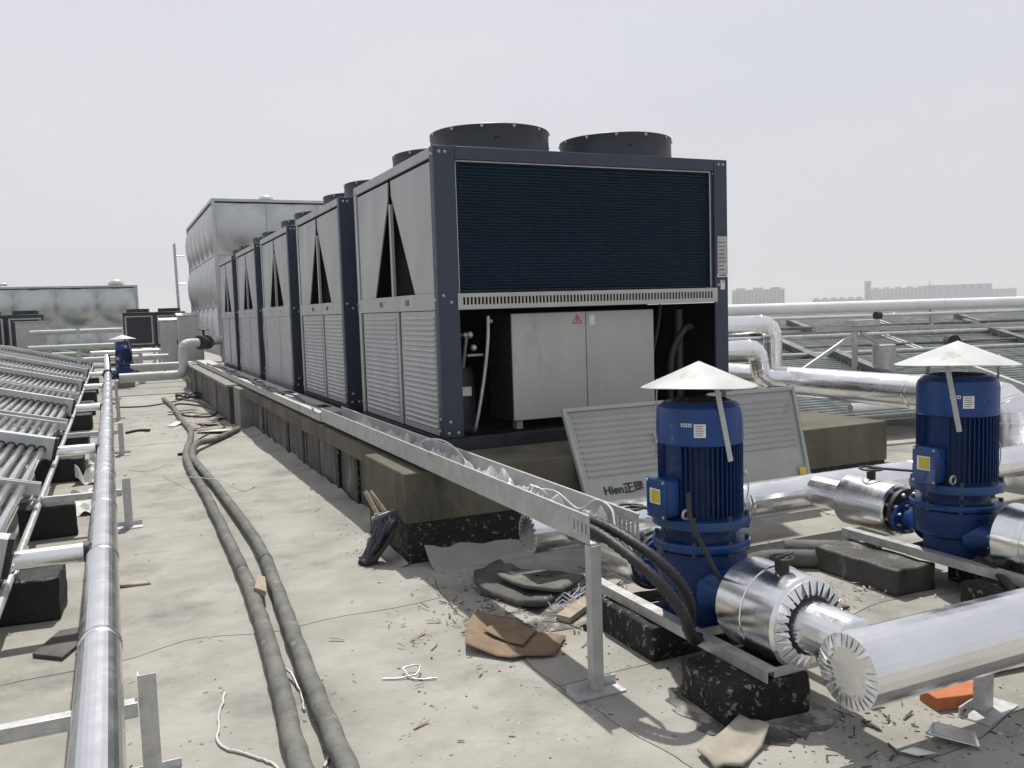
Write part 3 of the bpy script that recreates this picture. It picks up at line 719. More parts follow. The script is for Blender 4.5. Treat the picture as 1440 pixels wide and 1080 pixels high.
    for k in range(n):
        a = 2*PI*k/n; w_ = 1+.02*math.sin(3*a+1); e.v.append(Vector((rr*w_*math.cos(a), rr*w_*math.sin(a), zr+.008*math.sin(2*a))))
    for k in range(n): v = e.v[k]; e.v.append(Vector((v.x*.995, v.y*.995, v.z-.004)))
    e.v += [Vector((0,0,za)), Vector((0,0,za-.006))]
    for k in range(n):
        j = (k+1) % n; e.f += [(k, j, 2*n), (n+j, n+k, 2*n+1), (j, k, n+k, n+j)]
    hd = e.build('rain_hood', 'white', t, ang=8)
    for an in (262, 20, 140):
        a = R(an); u = Vector((math.cos(a), math.sin(a), 0)); v = Vector((-u.y, u.x, 0)); s = MB()
        s.bar(u*.235+v*-.03+Vector((0,0,1.315)), u*.243+v*.05+Vector((0,0,.90)), .005, .03, upv=v); s.build('hood_strut', 'galv_lt', t)
    e = MB(); e.tube(spline([(.20,-.10,.80),(.225,-.13,.79),(.225,-.135,.7),(.215,-.13,.66)]), .004, 6); e.ball((.215,-.12,.80), .014, 8); e.build('earth_wire', 'plastic', t)
    for o in list(t.children)+[g for c in t.children for g in c.children]:
        fixed = o.name.startswith('nozzle') or (o.parent and o.parent.name.startswith('nozzle'))
        for v in o.data.vertices:
            z = v.co.z
            if zk != 1: z = 1.203-(1.203-z)*zk if z > .5 else z*(1.203-.703*zk)/.5
            v.co.z = z*.8645
            if not fixed: v.co.x *= rs; v.co.y *= rs
    return t
p1 = make_pump((2.485,3.34,.165), 'nearer blue pump under a pale cone hood, beside the cable tray end', .84)
p2 = make_pump((4.37,3.46,.165), 'blue pump farther right with a wide white cone hood', .91, 1.13)
# second pump hood is wider
for c in p2.children:
    if c.name.startswith('rain_hood'): c.scale = (1.13,1.13,.99)
    if c.name.startswith('hood_strut'): c.rotation_euler = (0,0,R(-52)); c.scale = (1.0,1.0,1.0)

def pump_pipes(X, Yp, z, label, labB, rv, handle):
    # discharge side toward the camera
    t, L = pipe('pump_pipe', label, [(X,2.39,z),(X,Yp-.38,z)], .105, rad=0, band=5)
    zz = 0
    valve_assembly(t, X-L.x, Yp-.70-L.y, Yp-.34-L.y, z, rv, .1)
    crimp_ring(t, Vector((X,Yp-.707,z))-L, (0,-1,0), .122, rv*.95)
    b = MB(); b.lathe([(.123,Yp-.709-L.y),(.123,Yp-.704-L.y)], (0,0,z), (0,1,0), 28); b.build('collar_gap', 'rubber', t)
    flange(t, Vector((X,Yp-.345,z))-L, (0,1,0), .14, 'rubber')
    # handle on valve
    b = MB(); o = Vector((X,Yp-.55,z+rv))-L
    b.tube([o+Vector((0,0,-.01)), o+Vector((0,0,.05))], .03, 10); b.build('valve_neck', 'rubber', t)
    b = MB(); b.tube([o+Vector((.045*math.cos(2*PI*k/14),.045*math.sin(2*PI*k/14),.045)) for k in range(15)], .007, 6, False); b.bar(o+Vector((-.05,-.02,.05)), o+Vector((.07,.02,.05)), .016, .012); b.build('valve_lever', 'rubber', t)
    # suction side away from the camera
    t2_, L = pipe('pump_pipe', labB, [(X,Yp+.38,z),(X,4.55,z)], .105, rad=0, band=5)
    zc = z+.03
    b = MB(); b.lathe([(.15,Yp+.39-L.y),(.165,Yp+.40-L.y),(.165,Yp+.78-L.y),(.14,Yp+.80-L.y)], (0,0,z), (0,1,0), 36); b.build('valve_jacket', 'alu', t2_, ang=30)
    flange(t2_, Vector((X,Yp+.355,z))-L, (0,1,0), .14, 'rubber')
    o = Vector((X,Yp+.62,z+.165))-L; b = MB(); b.tube([o, o+Vector((0,0,.06))], .028, 10); b.tube([o+Vector((.07*math.cos(2*PI*k/16),.07*math.sin(2*PI*k/16),.06)) for k in range(17)], .008, 6, False); b.bar(o+Vector((-.07,0,.06)), o+Vector((.07,0,.06)), .012, .008); b.build('hand_wheel', 'rubber', t2_)
    b = MB(); b.bar(o+Vector((0,0,.065)), o+Vector((.26,-.30,.05)), .03, .012); b.build('valve_lever', 'rubber', t2_)
pump_pipes(2.485, 3.34, .35, 'aluminium clad pipe and fat valve jacket in front of the nearer pump', 'aluminium clad pipe joining the back of the nearer pump', .192, 1)
pump_pipes(4.37, 3.46, .345, 'aluminium clad pipe and fat valve jacket in front of the right hand pump', 'aluminium clad pipe joining the back of the right hand pump', .185, 1)

def block(label, a, b_, rz=0, mm='bitumen', group='tarred concrete blocks'):
    cx, cy = (a[0]+b_[0])/2, (a[1]+b_[1])/2; hx, hy = (b_[0]-a[0])/2, (b_[1]-a[1])/2; H = b_[2]
    x = MB(); nx, ny, nz = 7, 7, 5
    # rough block: subdivided box with jitter
    x.box((-hx,-hy,0),(hx,hy,H)); o = x.build('support_block', mm, None, bevel=.012)
    import bmesh
    bm = bmesh.new(); bm.from_mesh(o.data); bmesh.ops.subdivide_edges(bm, edges=bm.edges[:], cuts=5, use_grid_fill=True)
    for v in bm.verts:
        n_ = noise.noise_vector(Vector((v.co.x*9+cx*5, v.co.y*9+cy*5, v.co.z*9)))*.012
        if v.co.z < .001: n_.z = 0
        v.co += n_
    bm.to_mesh(o.data); bm.free()
    o.location = (cx, cy, 0); o.rotation_euler = (0,0,rz)
    return tag(o, label, 'block', group)
block('tarred block under the front left corner of the nearer pump frame', (2.09,2.62,0), (2.48,2.97,.165), -.08)
block('tarred block behind the first one, under the nearer pump frame', (2.19,3.32,0), (2.55,3.80,.165))
block('tarred block under the right side of the nearer pump frame', (2.62,3.3,0), (2.9,3.75,.165))
block('half tarred grey block under the left side of the right hand pump', (3.86,3.42,0), (4.16,4.05,.15), 0, 'bitumen_wall')
block('tarred block under the right side of the right hand pump', (4.35,3.1,0), (4.75,3.5,.165))
block('tarred block in front of the right hand pump under the frame end', (3.95,2.75,0), (4.35,3.1,.165))
# steel frames under pumps
for (X, Yp, s_, lb_) in ((2.485,3.34,2.24,'grey steel angle frame carrying the nearer pump'), (4.37,3.46,4.12,'grey steel angle frame carrying the right hand pump')):
    t = thing('support_rack', lb_, 'steel frame', (X,Yp,.168), 0, 'steel frames under the pumps')
    for x in (s_-X, -(s_-X)):
        b = MB(); b.box((x-.003,-.74,0.001),(x+.003,.62,.05)); b.box((x+.003,-.74,.044),(x+.055,.62,.05)); b.build('side_angle', 'galv', t)
    for y in (-.2,.2,-.68):
        b = MB(); b.box((-.185,y-.03,.0),(.185,y+.03,-.0+.006)); b.box((-.1849,y-.03,.006),(.1849,y-.024,.04)); b.build('cross_angle', 'galv', t)
    for dy in (-.22,.28):
        b = MB(); b.box((.06,dy,.052),(.16,dy+.07,.056)); b.build('shim_plate', 'galv_lt', t)

# conduits from the tray to the pump
for i, (pts, lb_) in enumerate((
    ([(1.90,3.5,.70),(1.92,3.2,.69),(2.0,2.98,.60),(2.1,2.93,.46),(2.17,3.0,.30),(2.24,3.12,.22)], 'upper black corrugated conduit hanging from the tray end to the pump'),
    ([(1.87,3.5,.675),(1.87,3.2,.67),(1.93,2.95,.57),(2.03,2.87,.42),(2.12,2.92,.27),(2.25,3.05,.20)], 'lower black corrugated conduit hanging from the tray end to the pump'),
    ([(4.22,3.2,.22),(4.1,2.95,.18),(3.9,2.7,.1),(3.6,2.6,.05),(3.3,2.62,.035)], 'black conduit curving from the foot of the right hand pump to the floor'),
    ([(4.35,3.2,.22),(4.22,2.9,.17),(4.0,2.62,.09),(3.7,2.5,.045),(3.35,2.52,.03)], 'thicker black conduit beside the curved one, at the right hand pump'))):
    P_ = spline(pts, 14 if i < 2 else 10); b = MB()
    b.tube(P_, .022, 10, rf=(lambda k: .026 if k % 2 else .021) if i < 2 else None)
    tag(b.build('conduit', 'rubber', loc=(pts[-1][0], pts[-1][1], 0), ang=60), lb_, 'conduit', 'black conduits to the pumps')
b = MB(); b.tube(spline([(2.27,3.14,.82),(2.22,3.05,.72),(2.28,3.0,.55),(2.38,3.03,.4),(2.42,3.05,.28)]), .010, 8)
tag(b.build('pump_cable', 'rubber', loc=(2.42,3.05,.2)), 'black cable leaving the terminal box of the nearer pump', 'cable')

# ------------------------------------------------------------------ cable tray
t = thing('cable_tray', 'long open galvanised cable tray running along the plinth top', 'cable tray', (1.9,3.2,.63))
def slotted(x0, x1, y0, y1, z0, z1, ys_):
    s = MB(); zs0, zs1 = z0+.035, z1-.035
    s.box((x0,y0,z0),(x1,y1,zs0)); s.box((x0,y0,zs1),(x1,y1,z1)); ed = [y0]
    for q in ys_: ed += [q-.006, q+.006]
    ed.append(y1)
    for i in range(0, len(ed), 2): s.box((x0+.0001,ed[i],zs0),(x1-.0001,ed[i+1],zs1))
    return s
slotted(-.10,-.097,0,5.2,.012,.135,[.03,.065,.10,.135]).build('side_wall', 'galv_lt', t)
slotted(.097,.10,-.08,5.2,.012,.135,[-.05,-.015,.02,.055,.09,.125]).build('side_wall', 'galv_lt', t)
b = MB(); b.box((-.0969,0,.012),(.0969,5.2,.015)); b.build('floor_plate', 'galv_lt', t)
for (y0, y1) in ((5.25,8.6),(8.62,11.9),(11.92,15.3),(15.32,18.6)):
    b = MB(); b.box((-.10,y0,.0),(.14,y1,.085)); b.box((-.115,y0,.085),(.155,y1,.09)); b.build('covered_section', 'galv_lt', t, bevel=.003)
for i, yy in enumerate((5.7,7.7,10.4,13.0)):
    b = MB(); b.box((.0,yy,.0905),(.12,yy+.28,.094)); b.build('cable_opening', 'black', t)
b = MB()
b.box((-.112,-.03,-.62),(-.062,-.026,.012)); b.box((-.112,-.0259,-.62),(-.108,.02,.012)); b.build('leg', 'galv_lt', t)
b = MB(); b.box((-.22,-.08,-.628),(.02,.01,-.6205)); b.box((-.22,.0101,-.628),(.02,.016,-.585)); b.build('foot_plate', 'galv', t)
b = MB(); b.box((.06,-.03,-.62),(.10,-.026,.012)); 
b = MB(); b.tube([(0,y,0) for y in (0,1)], .01, 4)
# lips
b = MB(); b.tube([(-.10,0,.1365),(-.10,5.2,.1365)], .005, 6); b.tube([(.10,-.08,.1365),(.10,5.2,.1365)], .005, 6); b.build('rolled_lip', 'plastic', t)
# wires and film in the tray
def crumple(name, m, label, cat, x0, x1, y0, y1, z, amp, n1=16, n2=60, sc_=9, seed=0, wob=0, kind=None, ang=15, th=0):
    b = MB(); cx, cy = (x0+x1)/2, (y0+y1)/2
    for i in range(n1+1):
        for j in range(n2+1):
            u, v = i/n1, j/n2; X = x0+(x1-x0)*u; Y = y0+(y1-y0)*v
            e = 1-min(1, 2*min(u,1-u)*2)*0
            h = abs(noise.noise(Vector((X*sc_, Y*sc_, seed))))*amp*2+noise.noise(Vector((X*sc_*2.3, Y*sc_*2.3, seed+5)))*amp*.5
            ox = noise.noise(Vector((Y*3, seed, 1)))*wob; oy = noise.noise(Vector((X*3, seed, 9)))*wob
            b.v.append(Vector((X+ox, Y+oy, z+max(0.002, h))))
    for i in range(n1):
        for j in range(n2):
            a = i*(n2+1)+j; b.f.append((a, a+n2+1, a+n2+2, a+1))
    o = b.build(name, m, loc=(cx, cy, z), ang=ang, kind=kind)
    if th: s = o.modifiers.new('thick', 'SOLIDIFY'); s.thickness = th
    return tag(o, label, cat)
crumple('plastic_film', 'wrap', 'crumpled clear plastic film lying inside the open cable tray', 'plastic film', 1.812, 1.988, 3.35, 7.4, .655, .085, 10, 110, 11, 3)
for i, (pts, m_, r_, lb_) in enumerate((
    ([(1.85,6.1,.67),(1.86,5.8,.70),(1.88,5.55,.80),(1.92,5.3,.82),(1.96,5.12,.76),(1.96,4.95,.68)], 'plastic', .006, 'white wire arching out of the cable tray above the pier'),
    ([(1.83,5.2,.67),(1.88,4.8,.70),(1.92,4.5,.68),(1.88,4.2,.70),(1.93,3.8,.68)], 'red', .004, 'thin red wire lying in the open cable tray'),
    ([(1.95,5.0,.67),(1.88,4.6,.69),(1.85,4.3,.68),(1.9,3.9,.70),(1.87,3.4,.67)], 'yellow', .004, 'thin yellow wire lying in the open cable tray'),
    ([(1.93,4.3,.68),(1.92,3.95,.74),(1.93,3.75,.76),(1.97,3.6,.70),(1.98,3.45,.77),(1.97,3.3,.76),(1.94,3.22,.70)], 'plastic', .005, 'white wire looping over the right edge of the tray end'),
    ([(1.8,13.0,.72),(1.85,11.2,.73),(1.83,9.8,.735),(1.9,8.8,.73),(1.86,8.3,.73)], 'rubber', .006, 'black cable lying on the covered tray beside the second chiller'))):
    b = MB(); b.tube(spline(pts, 8), r_, 7); tag(b.build('wire', m_, loc=pts[0]), lb_, 'wire')
b = MB()
for k in range(5):
    c = Vector((1.86+jit(.01), 3.78+k*.02, .73)); b.tube([c+Vector((.01*math.sin(a*3), .07*math.cos(a), .055*math.sin(a))) for a in [2*PI*q/14 for q in range(15)]], .004, 5, False)
tag(b.build('wire_coil', 'plastic', loc=(1.86,3.8,.66)), 'small white coil of wire on the edge of the cable tray', 'wire')
b = MB()
for k in range(3):
    c = Vector((1.795, 8.7+k*.02, .70)); b.tube([c+Vector((-.02*math.sin(a), .06*math.cos(a+k), .05*math.sin(a))) for a in [PI*1.6*q/12 for q in range(13)]], .004, 5)
tag(b.build('wire_tie', 'plastic', loc=(1.795,8.7,.66)), 'twisted pale wire tie hanging on the tray edge by the second chiller', 'wire')

# ------------------------------------------------------------------ leaning louvred panels
def lean_panel(label, x0, wd, yb, yt, zt, rz, group='louvred panels leaning on the plinth'):
    Ln = math.hypot(yt-yb, zt); an = math.atan2(yt-yb, zt)
    t = thing('louvred_panel', label, 'panel', (x0,yb,.004), rz, group)
    Rm = Matrix.Rotation(-an, 4, 'X')
    def put(b, nm, m, par=t, **k): b.v = [Rm @ v for v in b.v]; return b.build(nm, m, par, **k)
    b = MB(); b.box((0,0,0),(wd,.012,Ln)); sh = put(b, 'sheet', 'lean')
    b = MB()
    for (a, e) in (((0,-.022,0),(.03,0,Ln)), ((wd-.03,-.022,0),(wd,0,Ln)), ((.03,-.0219,0),(wd-.03,0,.03)), ((.03,-.0219,Ln-.03),(wd-.03,0,Ln))): b.box(a, e)
    put(b, 'rim', 'lean', bevel=.003)
    b = MB(); z = .50
    while z < Ln-.08:
        b.add([(.07,-.001,z),(wd-.07,-.001,z),(wd-.07,-.013,z+.014),(.07,-.013,z+.014),(.07,-.001,z+.026),(wd-.07,-.001,z+.026)], [(0,1,2,3),(3,2,5,4)]); z += .046
    put(b, 'louvre_blade', 'lean', sh, kind='stuff')
    return t, Rm, Ln
lp, Rm, Ln = lean_panel('louvred grey panel with black writing leaning on the plinth below the cabinet', 2.94, .88, 5.10, 5.60, .915, 0)
tm = text_mesh('lettering', 'Hien正理', .085, 'ink', lp, (0,0,0), (0,0,0), .0015)
tm.matrix_local = Rm @ Matrix.Translation((.16,-.006,.37)) @ Matrix.Rotation(PI/2, 4, 'X') @ Matrix.Scale(1.0, 4)
b = MB(); b.box((.70,-.0245,.70),(.83,-.0225,.78)); b.v = [Rm @ v for v in b.v]; pl = b.build('data_plate', 'paper', lp)
b = MB()
for k in range(3): b.box((.715,-.026,.715+k*.02),(.715+.04+.05*(k % 2),-.0248,.719+k*.02))
b.v = [Rm @ v for v in b.v]; b.build('plate_print', 'ink', pl)
lp2, Rm2, _ = lean_panel('second louvred panel, behind the nearer pump, with a yellow sticker at its foot', 4.18, .86, 5.27, 5.52, .955, 0)
b = MB(); b.box((.75,-.0245,.27),(.82,-.0225,.33)); b.v = [Rm2 @ v for v in b.v]; b.build('sticker', 'yellow', lp2)

# ------------------------------------------------------------------ right hand big pipes
t, L = pipe('lagged_pipe', 'very thick shiny pipe sweeping past the right hand pump at knee height', [(7.05,12.5,.74),(7.05,5.45,.74),(7.05,5.05,.74),(7.05,5.05,-.0)], .165, rad=.34, band=1.6, n=32)
t, L = pipe('lagged_pipe', 'upper shiny pipe with a drop elbow right of the nearest chiller', [(4.9,8.05,1.40),(7.05,8.05,1.40),(7.05,8.05,.86)], .105, rad=.2)
t, L = pipe('lagged_pipe', 'lower shiny pipe with a short elbow right of the nearest chiller', [(4.9,7.7,1.14),(6.52,7.7,1.14),(6.58,7.7,.80),(7.0,7.7,.76)], .105, rad=.16)
t, L = pipe('lagged_pipe', 'long white topped pipe along the horizon above the right hand collectors', [(4.6,12.75,1.55),(18,10.2,1.51)], .095, 'pipe_white', band=3)
t, L = pipe('lagged_pipe', 'thin shiny pipe just under the long horizon pipe', [(4.6,12.4,1.38),(18,9.85,1.36)], .03, 'alu_dull', band=4)
for i, x in enumerate((6.6, 9.6, 13.2)):
    yy = 12.6-(x-4.6)*.19
    stand('tall post number %s from the left carrying the horizon pipe' % ['one','two','three'][i], (x,yy,0), 1.44, .06, 'tall posts under the horizon pipe')
# rack with purlin and braces
t = thing('steel_rack', 'steel rack with a long purlin and diagonal braces behind the right hand pump', 'rack', (9.3,8.95,0))
b = MB(); b.box((-.05,-.03,0),(-.02,.03,1.24)); b.box((-.0199,.02,0),(.05,.03,1.24)); b.build('post', 'galv', t)
b = MB(); b.box((4.4,-.03,0),(4.5,.03,1.2)); b.build('post', 'galv', t)
b = MB(); b.bar((-.75,.0,1.27),(7.0,-.1,1.12), .06, .055); b.build('purlin', 'galv_lt', t)
b = MB(); b.bar((.05,-.04,1.2),(1.45,-.04,.50), .03, .045); b.build('brace', 'galv_lt', t)
b = MB(); b.bar((-.08,-.04,1.18),(-1.25,-.04,.62), .03, .05); b.build('brace', 'galv', t)
b = MB(); b.box((-.12,-.08,1.29),(.35,.08,1.37)); b.build('bracket', 'galv', t)
b = MB(); b.tube([(.36,0,1.42),(.44,0,1.42)], .055, 12); b.build('pipe_plug', 'rubber', t)
t = thing('duct_stub', 'upright grey round duct stub behind the thick shiny pipe', 'duct', (9.6,8.75,0))
b = MB(); b.lathe([(.15,0),(.15,1.02),(.14,1.03)], n=24); b.build('duct', 'galv_lt', t)
PE = Vector(at(1342,480,8.3)); b = MB(); b.tube([PE, PE+Vector((.22,.25,0))], .085, 14); tag(b.build('pipe_end', 'rubber', loc=PE), 'black capped pipe end above the hood of the right hand pump', 'pipe')
for i, (x0, y0, x1, y1, z, r_) in enumerate(((7.6,7.4,14,6.6,.42,.05),(7.6,6.2,14,5.8,.30,.06),(8.2,8.4,16,7.6,.60,.035),(5.6,6.9,6.8,6.9,.35,.05))):
    pipe('lagged_pipe', ['low thin pipe crossing behind the thick shiny pipe', 'low pale pipe at the right edge behind the pump hood', 'thin rail like pipe under the steel rack', 'short low pipe stub beyond the louvred panels'][i],
         [(x0,y0,z),(x1,y1,z)], r_, 'alu_dull', band=3)
for i, (x0, y0, z, rr, m_) in enumerate(((7.3,12.2,1.20,.028,'galv_dk'),(7.3,11.8,1.06,.04,'galv'),(7.4,11.2,.92,.022,'galv_dk'),(7.4,10.6,.84,.035,'galv_lt'),(7.5,9.9,.70,.03,'galv_dk'),(7.6,9.2,.56,.025,'rubber'))):
    pipe('conduit_run', ['topmost thin dark conduit among the right hand collectors','grey conduit just below the topmost dark one at right','thin dark conduit halfway down the right hand collectors','pale conduit halfway down the right hand collectors','dark conduit low over the right hand collectors','lowest black conduit crossing the right hand collectors'][i],
         [(x0,y0,z),(18,y0-1.95,z-.03)], rr, m_, rad=0, band=30, n=10)
for i, (x, y, h) in enumerate(((8.0,6.5,.4),(9.4,6.3,.4),(8.4,8.0,.6),(10.6,7.6,.6),(6.3,6.6,.55))):
    stand(['low post under the thin pipe left of the hood', 'low post under the pale pipe at the right edge', 'post of the rail right of the chiller', 'post of the rail behind the white hood', 'post just past the louvred panels'][i], (x,y,0), h, .07, 'low posts among the right hand pipes')

# ------------------------------------------------------------------ vacuum tube collectors
TL = 2.08; NT = 27; PT = .0855; SL = .245
tb = MB(); tb.lathe([(.012,-.01),(.024,.01),(.031,.05),(.031,TL-.05),(.022,TL-.01),(.01,TL)], (0,0,0), (0,1,0), 12); tube_me = tb.mesh('vacuum_tube', 'tube')
hd = MB(); HL = NT*PT+.14
hd.box((-HL,-.075,-.10),(0,.075,.10)); hd_me = hd.mesh('header_box', 'header')
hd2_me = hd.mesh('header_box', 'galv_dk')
ed = MB(); ed.box((.0005,-.079,-.105),(.03,.079,.105)); ed_me = ed.mesh('end_cap', 'rubber')
cl = MB()
for k in range(NT):
    x = -.10-k*PT
    for s_ in (-1, 1): cl.lathe([(.043,.07),(.043,.085),(.03,.095)], (x,0,-.02), (0,s_,0), 12)
cl_me = cl.mesh('tube_collar', 'rubber')
tr = MB(); tr.box((-HL,-.03,-.045),(.02,.03,.045)); tr_me = tr.mesh('tail_rail', 'header')
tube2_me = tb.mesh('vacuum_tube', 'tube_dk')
def collector(label, loc, rz, group, legs=True, dark=False):
    t = thing('solar_collector', label, 'solar collector', loc, rz, group)
    ang = math.atan(SL)
    Rr = (0, ang, 0)
    def ch_(nm, me, l, kind=None):
        o = bpy.data.objects.new(nm, me); COL.objects.link(o); o.parent = t; o.location = l; o.rotation_euler = Rr
        if kind: o['kind'] = kind
        return o
    Rm_ = Matrix.Rotation(ang, 4, 'Y')
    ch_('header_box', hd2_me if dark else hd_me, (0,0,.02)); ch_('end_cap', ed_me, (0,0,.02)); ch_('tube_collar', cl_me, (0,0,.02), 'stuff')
    for s_ in (-1, 1):
        o = ch_('tail_rail', tr_me, (0, s_*(TL+.09), 0))
        for k in range(NT):
            p = Rm_ @ Vector((-.10-k*PT, s_*.07, 0))
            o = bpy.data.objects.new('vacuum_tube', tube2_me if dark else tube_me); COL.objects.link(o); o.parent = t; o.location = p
            o.rotation_euler = (0, 0, 0 if s_ > 0 else PI)
    if legs:
        for x in (-.25, -HL+.2):
            p = Rm_ @ Vector((x,0,-.12)); hgt = loc[2]
            for yy in (-TL, 0, TL):
                b = MB(); b.box((p.x-.02,yy-.02,-hgt+.006),(p.x+.02,yy+.02,p.z+.04)); b.build('leg', 'galv', t)
            b = MB(); b.bar((p.x,-TL-.05,p.z+.02),(p.x,TL+.05,p.z+.02), .03, .03); b.build('frame_rail', 'galv', t)
    return t
ordn = ['nearest','second','third','fourth','fifth','sixth','farthest']
YH = [5.20,9.51,14.25,18.95,23.55,28.7,33.6]
for i, yh in enumerate(YH):
    collector('vacuum tube solar collector on the left, %s of the rows' % ordn[i], (-.57,yh,.435), 0, 'rows of vacuum tube solar collectors on the left')
    if i >= 2:
        collector('%s row solar collector in the outer left column' % ordn[i].capitalize().lower(), (-.57-2.75,yh,.435+.66), 0, 'outer column of solar collectors at the left edge')
    r_ = .052
    t, L = pipe('branch_pipe', 'short bright branch pipe joining the %s collector row to the long pipe' % ordn[i], [(-.53,yh,.42),(-.19,yh,.42)], r_, rad=0, group='short branch pipes from the collectors', band=9)
    b = MB(); b.lathe([(.058,0),(.058,.03)], Vector((-.205,yh,.42))-L, (1,0,0), 20); b.build('end_collar', 'rubber', t)
b = MB(); b.tube([(-.585,3.6,.272),(-.585,36,.272)], .024, 10)
tag(b.build('frame_rail', 'galv', loc=(-.585,3.6,.25)), 'long slim steel rail lying on the black blocks by the left pipe', 'rail')
for i, y in enumerate((5.6,7.72,10.4,12.6,15.2,17.6,20.2,22.8,25.2)):
    w_ = (.42,.40,.46,.36,.36,.36,.36,.36,.36)[i]
    block('black tarred block under the slim rail, %s from the front' % ['nearest','second','third','fourth','fifth','sixth','seventh','eighth','ninth'][i], (-.34-w_,y-.17,0), (-.34,y+.17,.245), jit(.08), 'block', 'black tarred blocks beside the left pipe')
for i, y in enumerate((5.6,7.72,10.4)):
    b = MB()
    for k in range(5):
        c = Vector((-.585+jit(.02), y-.12+jit(.05), .27)); b.tube([c+Vector((.035*math.cos(a+k)+jit(.006), .05*math.sin(a*1.1+k), .022+.02*math.sin(a*1.7+k))) for a in [2*PI*q/12 for q in range(14)]], .0045, 5)
    tag(b.build('wire_tie', 'galv', loc=(-.585,y-.12,.25)), 'twist of tie wire on the rail over the %s black block' % ['nearest','second','third'][i], 'wire')
crumple('plastic_bag', 'plastic', 'crumpled pale plastic bag between the second and third black blocks', 'bag', -.42, -.2, 9.9, 10.9, .0, .16, 14, 26, 6, 21, .08)
crumple('plastic_sheet', 'plastic', 'pale crumpled sheet beside the second branch pipe', 'sheet', -.44, -.22, 8.3, 9.4, .0, .07, 12, 22, 6, 31, .08)

# collectors on the right, tubes across the view
for i, (x, y, z, rz) in enumerate(((9.55,9.35,.42,-PI/2-.12),(13.95,8.8,.42,-PI/2-.12),(18.3,8.2,.42,-PI/2-.12),(8.6,12.9,.45,-PI/2-.12),(13.0,12.3,.45,-PI/2-.12),(17.4,11.7,.45,-PI/2-.12),(9.3,7.3,.12,-PI/2-.12),(13.6,6.6,.12,-PI/2-.12),(11.6,4.9,.05,-PI/2-.12))):  # low collectors below the thick pipe are added to darken the floor there
    collector(['right hand solar collector just behind the steel rack', 'right hand solar collector at the right edge of the view', 'outermost solar collector of the right hand front row',
               'solar collector behind the drop elbow, in the back row', 'middle solar collector of the right hand back row', 'outermost solar collector of the right hand back row',
               'added low solar collector darkening the floor under the thick shiny pipe', 'low solar collector added to darken the right edge beside the pump hood', 'lowest solar collector outside the right edge'][i], (x,y,z+.12), rz, 'vacuum tube collectors on the right', legs=True, dark=True)

# ------------------------------------------------------------------ far left plant
def heat_pump(label, loc, wd, ht, rz=0):
    t = thing('heat_pump', label, 'heat pump', loc, rz, 'dark grilled heat pumps in the distance')
    b = MB(); b.box((0,.02,.0),(wd,.95,ht)); b.build('casing', 'navy_dark', t, bevel=.01)
    b = MB()
    for (a, e) in (((.05,0,.10),(.10,.019,ht-.12)), ((wd-.10,0,.10),(wd-.05,.019,ht-.12)), ((.10,0,.10),(wd-.10,.0189,.14)), ((.10,0,ht-.16),(wd-.10,.0189,ht-.12))): b.box(a, e)
    b.build('grille_frame', 'galv_lt', t)
    b = MB()
    for k in range(1, 9):
        x = .10+(wd-.2)*k/9; b.box((x-.008,.004,.14),(x+.008,.0195,ht-.16))
        z = .14+(ht-.3)*k/9; b.box((.10,.002,z-.008),(wd-.10,.0185,z+.008))
    b.build('grille', 'navy', t, kind='stuff')
    b = MB(); b.lathe([(wd*.38,ht),(wd*.38,ht+.12)], (wd/2,.5,0), n=24); b.build('fan_cowl', 'navy_dark', t)
    b = MB(); b.box((.02,.05,-loc[2]),(.1,.12,-.001)); b.box((wd-.1,.05,-loc[2]),(wd-.02,.12,-.001)); b.build('support_leg', 'galv', t)
    return t
def at(px, py, Y):
    d = fw+rt*((px-720)/FPX)+up*((540-py)/FPX); s = Y/d.y; return (d.x*s, Y, 1.65+d.z*s)
heat_pump('dark grilled heat pump left of the stainless cabinets, left one of the pair', (0.42,32.5,.78), .98, 1.2)
heat_pump('dark grilled heat pump partly behind the stainless cabinets', (1.44,32.5,.78), .98, 1.2)
heat_pump('dark grilled heat pump at the far left edge of the picture', (-3.98,31.5,.85), 1.0, 1.15)
heat_pump('dark grilled heat pump beside the pale cabinet at the far left', (-2.92,31.5,.85), 1.0, 1.15)
t = thing('pale_cabinet', 'pale steel cabinet beside the far left heat pumps', 'cabinet', (-2.62,30.6,.75))
b = MB(); b.box((0,0,0),(.85,.5,1.0)); b.build('body', 'galv_lt', t, bevel=.01)
b = MB(); b.box((-.03,-.03,1.001),(.88,.53,1.03)); b.build('lid', 'white', t)
b = MB(); b.box((.05,.05,-.75),(.12,.12,0)); b.box((.73,.05,-.75),(.8,.12,0)); b.build('leg', 'galv', t)
for i, (x, y, wd, h, z0) in enumerate(((1.46,30.2,.56,1.55,.12),(1.92,29.0,.72,1.78,.02))):
    t = thing('electrical_cabinet', ['narrow stainless electrical cabinet left of its taller twin', 'taller stainless electrical cabinet beside the big tank'][i], 'cabinet', (x,y,0), 0, 'stainless electrical cabinets')
    b = MB(); b.box((0,0,z0),(wd,.45,z0+h)); b.build('body', 'stainless', t, bevel=.008)
    b = MB(); b.box((.03,-.014,z0+.04),(wd-.03,-.001,z0+h-.04)); d_ = b.build('door', 'stainless', t, bevel=.004)
    b = MB(); b.box((wd-.09,-.03,z0+h*.5),(wd-.06,-.0145,z0+h*.6)); b.build('handle', 'rubber', d_)
    b = MB(); b.prism([(-.03,-.05,z0+h+.001),(wd+.03,-.05,z0+h+.001),(wd+.03,.5,z0+h+.08),(-.03,.5,z0+h+.08)], (0,0,.015)); b.build('rain_roof', 'stainless', t)
    b = MB(); b.box((.03,.03,0),(.1,.4,z0-.001)); b.box((wd-.1,.03,0),(wd-.03,.4,z0-.001)); b.build('leg', 'galv', t)
